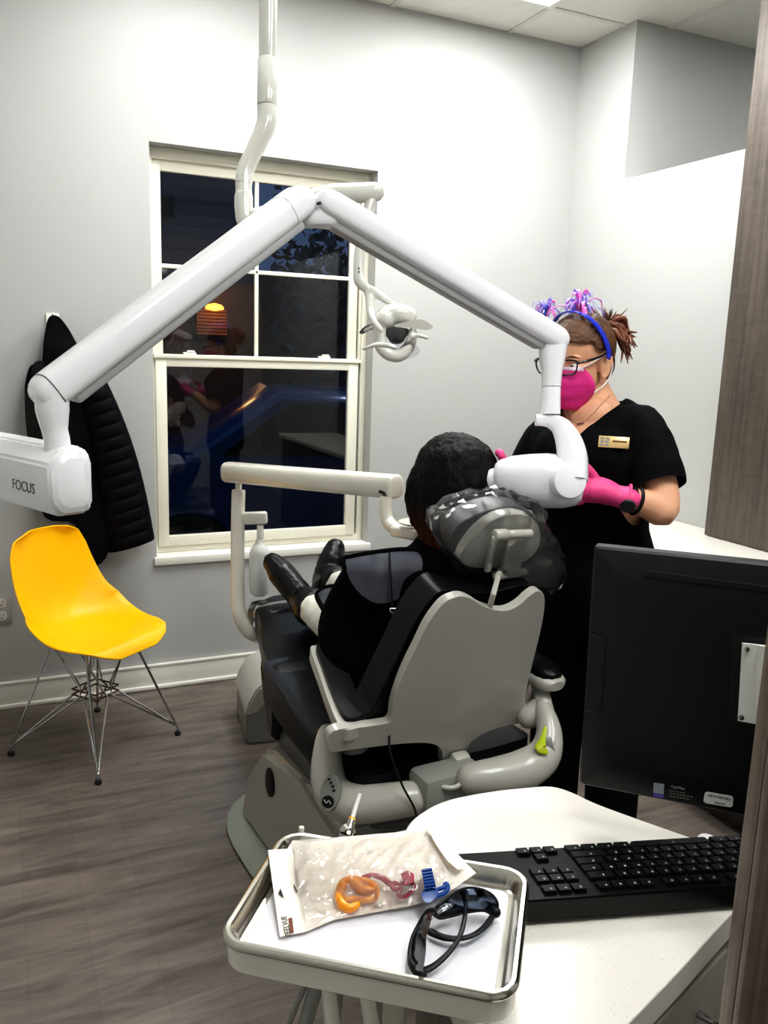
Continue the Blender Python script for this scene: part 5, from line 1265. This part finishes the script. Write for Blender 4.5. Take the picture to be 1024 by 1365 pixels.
a, b = mpx(889, 1045, .0118); text('model_lettering', 'OptiPlex', mp_(a, b, .0125), m1_, mu, .0052, 'sticker_grey', mo, align='LEFT')
bm = B()
for i, (x0, n_) in enumerate(((886, 5), (887, 7), (886, 6))):
    for k in range(n_): a, b = mpx(x0+2+k*4.6, 1051+i*3.6+k*.7, .0121); box(bm, mp_(a, b, .0121), (.0032, .0011, .0002), axes_rot(m1_, mu, mn))
build('fine_print', bm, 'grey_plastic', mo, smooth=False)
a, b = mpx(1062, 912, .03); q0 = mp_(a, b, .028); q1 = tp(.42, .03, q0.z)
bm = B(); tube(bm, [q0, q0+mn*.05, q1+t2*.04, q1], [.018, .02, .02, .018], 16, 5); build('mount_arm', bm, 'dark_grey', mo)

# ================================================================== INSTRUMENT TRAY
TZ = .95
tcn = [at(*q, z=TZ) for q in ((372, 1104), (706, 1160), (694, 1338), (290, 1258))]
tcn_c = (tcn[0]+tcn[1]+tcn[2]+tcn[3])/4; g1 = ((tcn[1]-tcn[0])+(tcn[2]-tcn[3])).normalized(); g2 = UZ.cross(g1)
TW = ((tcn[1]-tcn[0]).length+(tcn[2]-tcn[3]).length)/2; TH = ((tcn[3]-tcn[0]).length+(tcn[2]-tcn[1]).length)/2
def tr_ring(e, z, r=.032): return [tcn_c+g1*a+g2*b+UZ*(z-tcn_c.z) for a, b in rrect(-TW/2+e, TW/2-e, -TH/2+e, TH/2-e, max(.006, r-e), 8)]
tray = thing('instrument_tray', 'stainless steel instrument tray with rolled rim and white paper liner', 'tray', tcn_c)
bm = B(); loft(bm, [tr_ring(e, TZ+z) for e, z in ((.001, -.006), (0, -.003), (.001, 0), (.004, .002), (.008, .0015), (.012, -.003), (.015, -.012), (.018, -.016), (.024, -.0175), (.10, -.0175))], cap0=False)
o = build('tray_pan', bm, 'steel_tray', tray); 
bm = B(); loft(bm, [tr_ring(.0235, TZ-.0170, .034), tr_ring(.0235, TZ-.0164, .034)]); build('paper_liner', bm, 'paper', tray, smooth=False)
stn = thing('tray_stand', 'cream plastic tray holder on a post with grey hoses below', 'stand', (tcn_c.x, tcn_c.y, 0))
bm = B(); loft(bm, [tr_ring(e, TZ+z, .036) for e, z in ((.03, -.040), (.010, -.038), (.004, -.032), (.003, -.010), (.006, -.0065), (.012, -.0185), (.03, -.0185))]); build('holder', bm, 'delivery_plastic', stn)
bm = B(); cyl(bm, V((tcn_c.x, tcn_c.y-.02, .03)), V((tcn_c.x, tcn_c.y-.02, TZ-.039)), .02, n=24); build('post', bm, 'delivery_plastic', stn)
bm = B(); lathe(bm, (tcn_c.x, tcn_c.y-.02, 0), UZ, [(0, .05), (.012, .055), (.03, .05), (.04, .022)], 36); build('foot', bm, 'delivery_plastic', stn)
for px, sw, r_ in ((412, -.02, .0075), (428, .01, .0085), (448, -.006, .0035), (486, .012, .009), (502, .0, .006), (396, -.03, .003)):
    p_ = at(px, 1320, z=TZ-.036)
    p_ = V((p_.x, p_.y, TZ-.034)); p_ = tcn_c+(p_-tcn_c)*.9; p_.z = TZ-.034
    bm = B(); tube(bm, [p_, p_-UZ*.1+g1*sw, p_-UZ*.3+g1*sw*2-g2*.02, p_-UZ*.5+g1*sw*1.2], r_, 10, 5, round_ends=True); build('hose', bm, 'grey_plastic' if r_ < .008 else 'delivery_plastic', stn)
q = at(402, 1103, z=TZ+.002); bm = B(); cyl(bm, q-UZ*.012, q+UZ*.001, .0035, n=14, bevel=.001); build('tray_peg', bm, 'delivery_plastic', stn)
# syringe tip behind tray
sy = thing('air_water_syringe', 'syringe handpiece with white tip and yellow ring standing behind the tray', 'dental instrument', at(463, 1112, d=1.0))
sa, sb2 = at(480, 1058, d=1.12), at(470, 1090, d=1.10)
sdir = (sb2-sa).normalized()
bm = B(); cyl(bm, sa, sb2, .0025, .003, n=14); build('tip', bm, 'sticker_white', sy)
bm = B(); cyl(bm, sb2, sb2+sdir*.004, .0048, n=16, bevel=.001); build('ring', bm, 'yellow_shell', sy)
bm = B(); tube(bm, [sb2+sdir*.004, sb2+sdir*.012, sb2+sdir*.022, at(463, 1110, d=1.09), at(458, 1135, d=1.085)], [.005, .0055, .009, .011, .01], 16, 4, round_ends=True); build('handle', bm, 'steel_tray', sy)
# peel pouch
def z5(pts): return [(340+a/3.012, 1050+b/3.012) for a, b in pts]
LZ = TZ-.016
pk_ = thing('peel_pouch', 'white and clear peel pouch of x-ray holders lying across the tray', 'pouch', at(470, 1170, z=LZ))
def zz_(u, v):  # rests on the liner in front, rides up over the rear rim
    q = at(u, v, z=TZ); f = max(0, min(1, (q-tcn_c).dot(g2)/(TH/2)*-1*-1)); b_ = (q-tcn_c).dot(g2)/(TH/2); return b_
sgn = 1 if (tcn[0]-tcn_c).dot(g2) > 0 else -1
def pz(u, v):
    q = at(u, v, z=TZ); b_ = sgn*(q-tcn_c).dot(g2)/(TH/2); t = max(0, min(1, (b_+.1)/.9)); c_ = abs((q-tcn_c).dot(g1))/(TW/2); t = max(t, max(0, min(1, (c_-.65)/.3)))
    return LZ+.0036+.0190*t*t*(3-2*t)+.0012*noise.noise(V((u*.03, v*.04, 0)))
po = z5([(52, 250), (76, 425), (100, 598), (200, 580), (320, 530), (430, 510), (540, 490), (620, 476), (690, 458), (800, 405), (888, 342), (845, 300), (800, 250), (762, 195), (745, 148), (690, 158), (560, 180), (340, 198), (150, 212), (130, 245)])
bm = B(); plate(bm, po, lambda u, v, w: at(u, v, z=pz(u, v)-.0006*w), 1, 8); build('paper_back', bm, 'pouch_paper', pk_, angle=60)
pf2 = z5([(150, 212), (340, 198), (560, 180), (688, 160), (740, 270), (800, 385), (690, 455), (620, 472), (540, 486), (430, 505), (320, 525), (205, 572), (175, 400)])
def film(u, v, w):
    r = ((u-480)/95)**2+((v-1168)/42)**2
    return at(u, v, z=pz(u, v)+.0012+.013*math.exp(-r)+max(0, .0035*noise.noise(V((u*.09, v*.09, 4)))+.005*abs(noise.noise(V((u*.05+v*.05, v*.03-u*.02, 9))))))
bm = B(); plate(bm, pf2, film, 0, 4.5); build('film_front', bm, 'pouch_film', pk_, angle=25)
bm = B(); plate(bm, z5([(690, 158), (745, 148), (765, 198), (805, 255), (850, 305), (815, 330), (770, 290), (725, 225)]), lambda u, v, w: at(u, v, z=pz(u, v)+.009-.001*w), 1, 8); build('sealed_flap', bm, 'pouch_paper', pk_)
tp0 = at(383, 1237, z=0); 
def ptxt(px, py, h=.0006): return at(px, py, z=pz(px, py)+h)
bt0, bt1 = ptxt(384, 1243), ptxt(379, 1222)
text('pouch_lettering', 'PEELVUE', ptxt(381.5, 1234, .0012), bt1-bt0, ptxt(376, 1234)-ptxt(386, 1234), .0088, 'print_black', pk_, .0001)
bm = B(); f4 = [ptxt(387, 1244, .0012), ptxt(392, 1243, .0012), ptxt(389.5, 1223, .0012), ptxt(384.5, 1224, .0012)]; bm.faces.new([bm.verts.new(p) for p in f4]); build('printed_block', bm, 'print_brown', pk_, smooth=False)
bm = B(); f4 = [ptxt(371, 1191, .0012), ptxt(374, 1184, .0012), ptxt(379, 1198, .0012)]; bm.faces.new([bm.verts.new(p) for p in f4]); build('printed_arrow', bm, 'print_black', pk_, smooth=False)
bm = B(); f4 = [ptxt(391, 1180, .002), ptxt(392.5, 1179, .002), ptxt(397, 1189, .002), ptxt(395.5, 1190, .002)]; bm.faces.new([bm.verts.new(p) for p in f4]); build('printed_dash', bm, 'print_black', pk_, smooth=False)
# x-ray aiming ring, arm and bite block inside the pouch
HZ = .006
def inp(px, py, h=HZ): return at(px, py, z=pz(px, py)+h)
oring = thing('aiming_ring', 'orange plastic aiming ring inside the peel pouch', 'x-ray holder', inp(472, 1190))
bm = B(); rg = [inp(px, py) for px, py in z5([(345, 385), (395, 365), (450, 375), (485, 400), (480, 440), (440, 450), (400, 445), (360, 450)])]; rg = catmull(rg, 4, True); tube(bm, rg+[rg[0]], .0038, 10, flat=.8)
build('ring', bm, 'orange_plastic', oring)
bm = B(); tube(bm, [inp(*q) for q in z5([(350, 395), (338, 430), (350, 470), (380, 485), (410, 470)])], [.006, .0055, .006, .005, .004], 10, 4, round_ends=True); build('ring_clip', bm, 'orange_plastic', oring)
bm = B(); tube(bm, [inp(*q) for q in z5([(400, 380), (430, 410), (470, 412)])], [.007, .006, .004], 10, 4, round_ends=True); build('ring_guide', bm, 'orange_plastic', oring)
rod = thing('positioning_arm', 'dark red plastic positioning arm inside the peel pouch', 'x-ray holder', inp(510, 1172))
bm = B(); tube(bm, [inp(*q) for q in z5([(430, 360), (470, 352), (510, 362), (540, 385), (555, 400)])], [.002, .003, .0035, .0035, .003], 10, 4, round_ends=True); build('arm', bm, 'red_plastic', rod)
bm = B(); rg = catmull([inp(*q) for q in z5([(550, 385), (600, 385), (635, 385), (635, 410), (600, 438), (575, 430), (585, 405), (560, 410)])], 4, True); tube(bm, rg+[rg[0]], .0026, 8); build('hook', bm, 'red_plastic', rod)
bm = B(); plate(bm, z5([(585, 345), (610, 332), (638, 345), (640, 378), (600, 392)]), lambda u, v, w: inp(u, v, .010-.005*w), 1, 6); build('socket_block', bm, 'red_plastic', rod)
bb = thing('bite_block', 'blue ribbed plastic bite block at the right of the pouch', 'x-ray holder', inp(580, 1180))
bl_ = z5([(668, 328), (708, 320), (728, 400), (682, 408)])
bm = B(); plate(bm, bl_, lambda u, v, w: at(u, v, z=pz(u, v)+.018-.010*w), 1, 0); pl_ = build('bite_plate', bm, 'blue_plastic', bb, smooth=False)
for k in range(6):
    t = .08+.15*k; pA = V((668, 328)).lerp(V((682, 408)), t); pB = V((708, 320)).lerp(V((728, 400)), t); pa2, pb2 = z5([(pA.x, pA.y), (pB.x, pB.y)])
    bm = B(); tube(bm, [at(*pa2, z=pz(*pa2)+.0185), at(*pb2, z=pz(*pb2)+.0185)], .0014, 8); build('rib', bm, 'blue_plastic', pl_)
bm = B(); plate(bm, spl2(z5([(668, 425), (690, 405), (730, 405), (735, 430), (700, 462), (680, 455)]), 3), lambda u, v, w: at(u, v, z=pz(u, v)+.016-.012*w), 1, 0); build('block', bm, 'blue_plastic', bb)
bm = B(); tube(bm, [at(*q, z=pz(*q)+.013) for q in z5([(722, 440), (760, 425), (775, 402), (765, 385)])]+[at(*q, z=pz(*q)+.013) for q in z5([(760, 398), (735, 408)])], [.003, .003, .0028, .0028, .0024, .0024], 8, 4, round_ends=True); build('clip', bm, 'blue_plastic', bb)
# dark safety glasses
gz = LZ+.001
sgl = thing('safety_glasses', 'black wraparound safety glasses with smoky lenses folded on the tray', 'glasses', at(600, 1250, z=gz))
def gp(a, b, h): x, y = z5([(a, b)])[0]; return at(x, y, z=gz+h)
def lens(pts, hf, nm):
    bm = B(); pp = [(p.x, p.y) for p in catmull([V((*q, 0)) for q in pts], 4, True)]
    plate(bm, pp, lambda u, v, w: gp(u, v, hf(u, v)-.0012*w), 1, 18); return build(nm, bm, 'lens_shade', sgl, angle=60)
lens([(622, 690), (625, 640), (645, 580), (685, 510), (712, 505), (700, 560), (688, 600), (686, 660), (672, 735), (640, 725)], lambda u, v: .004+.034*max(0, min(1, (u-620)/85)), 'lens')
lens([(720, 505), (760, 455), (800, 420), (850, 405), (915, 412), (955, 435), (970, 470), (962, 492), (900, 488), (850, 492), (780, 512)], lambda u, v: .006+.034*max(0, min(1, (505-v)/95)), 'lens')
bm = B(); tube(bm, [gp(*q) for q in ((668, 748, .006), (632, 715, .008), (622, 675, .006), (630, 610, .01), (655, 555, .016), (690, 500, .026), (720, 490, .03))], [.006, .0045, .0028, .0022, .0022, .0026, .0026], 10, 4, round_ends=True)
tube(bm, [gp(*q) for q in ((720, 505, .02), (745, 515, .014), (790, 505, .010), (850, 490, .009), (920, 482, .010), (966, 500, .010))], [.003, .004, .0042, .0042, .0045, .006], 10, 4, round_ends=True)
tube(bm, [gp(*q) for q in ((966, 495, .010), (974, 465, .016), (955, 432, .03), (910, 408, .038), (850, 402, .04), (790, 428, .036), (730, 480, .03), (715, 505, .02))], [.003, .0016, .0013, .0013, .0013, .0014, .002, .002], 10, 4); build('frame', bm, 'black_plastic', sgl)
bm = B(); tube(bm, [gp(*q) for q in ((672, 738, .006), (720, 715, .009), (780, 660, .014), (825, 590, .018), (845, 500, .02), (843, 430, .02))], [.0045, .0036, .003, .0028, .0026, .0022], 10, 5, flat=.7, round_ends=True); build('temple', bm, 'black_plastic', sgl)
bm = B(); tube(bm, [gp(*q) for q in ((964, 500, .008), (930, 550, .008), (880, 590, .008), (820, 606, .008), (760, 602, .007), (706, 580, .006))], [.004, .0034, .003, .0032, .004, .0046], 10, 5, flat=.7, round_ends=True); build('temple', bm, 'black_plastic', sgl)
bm = B(); tube(bm, [gp(*q) for q in ((715, 520, .018), (735, 495, .026), (770, 475, .03), (785, 470, .028))], [.003, .007, .008, .004], 10, 4, flat=.4, round_ends=True); build('nose_piece', bm, 'lens_clear', sgl)
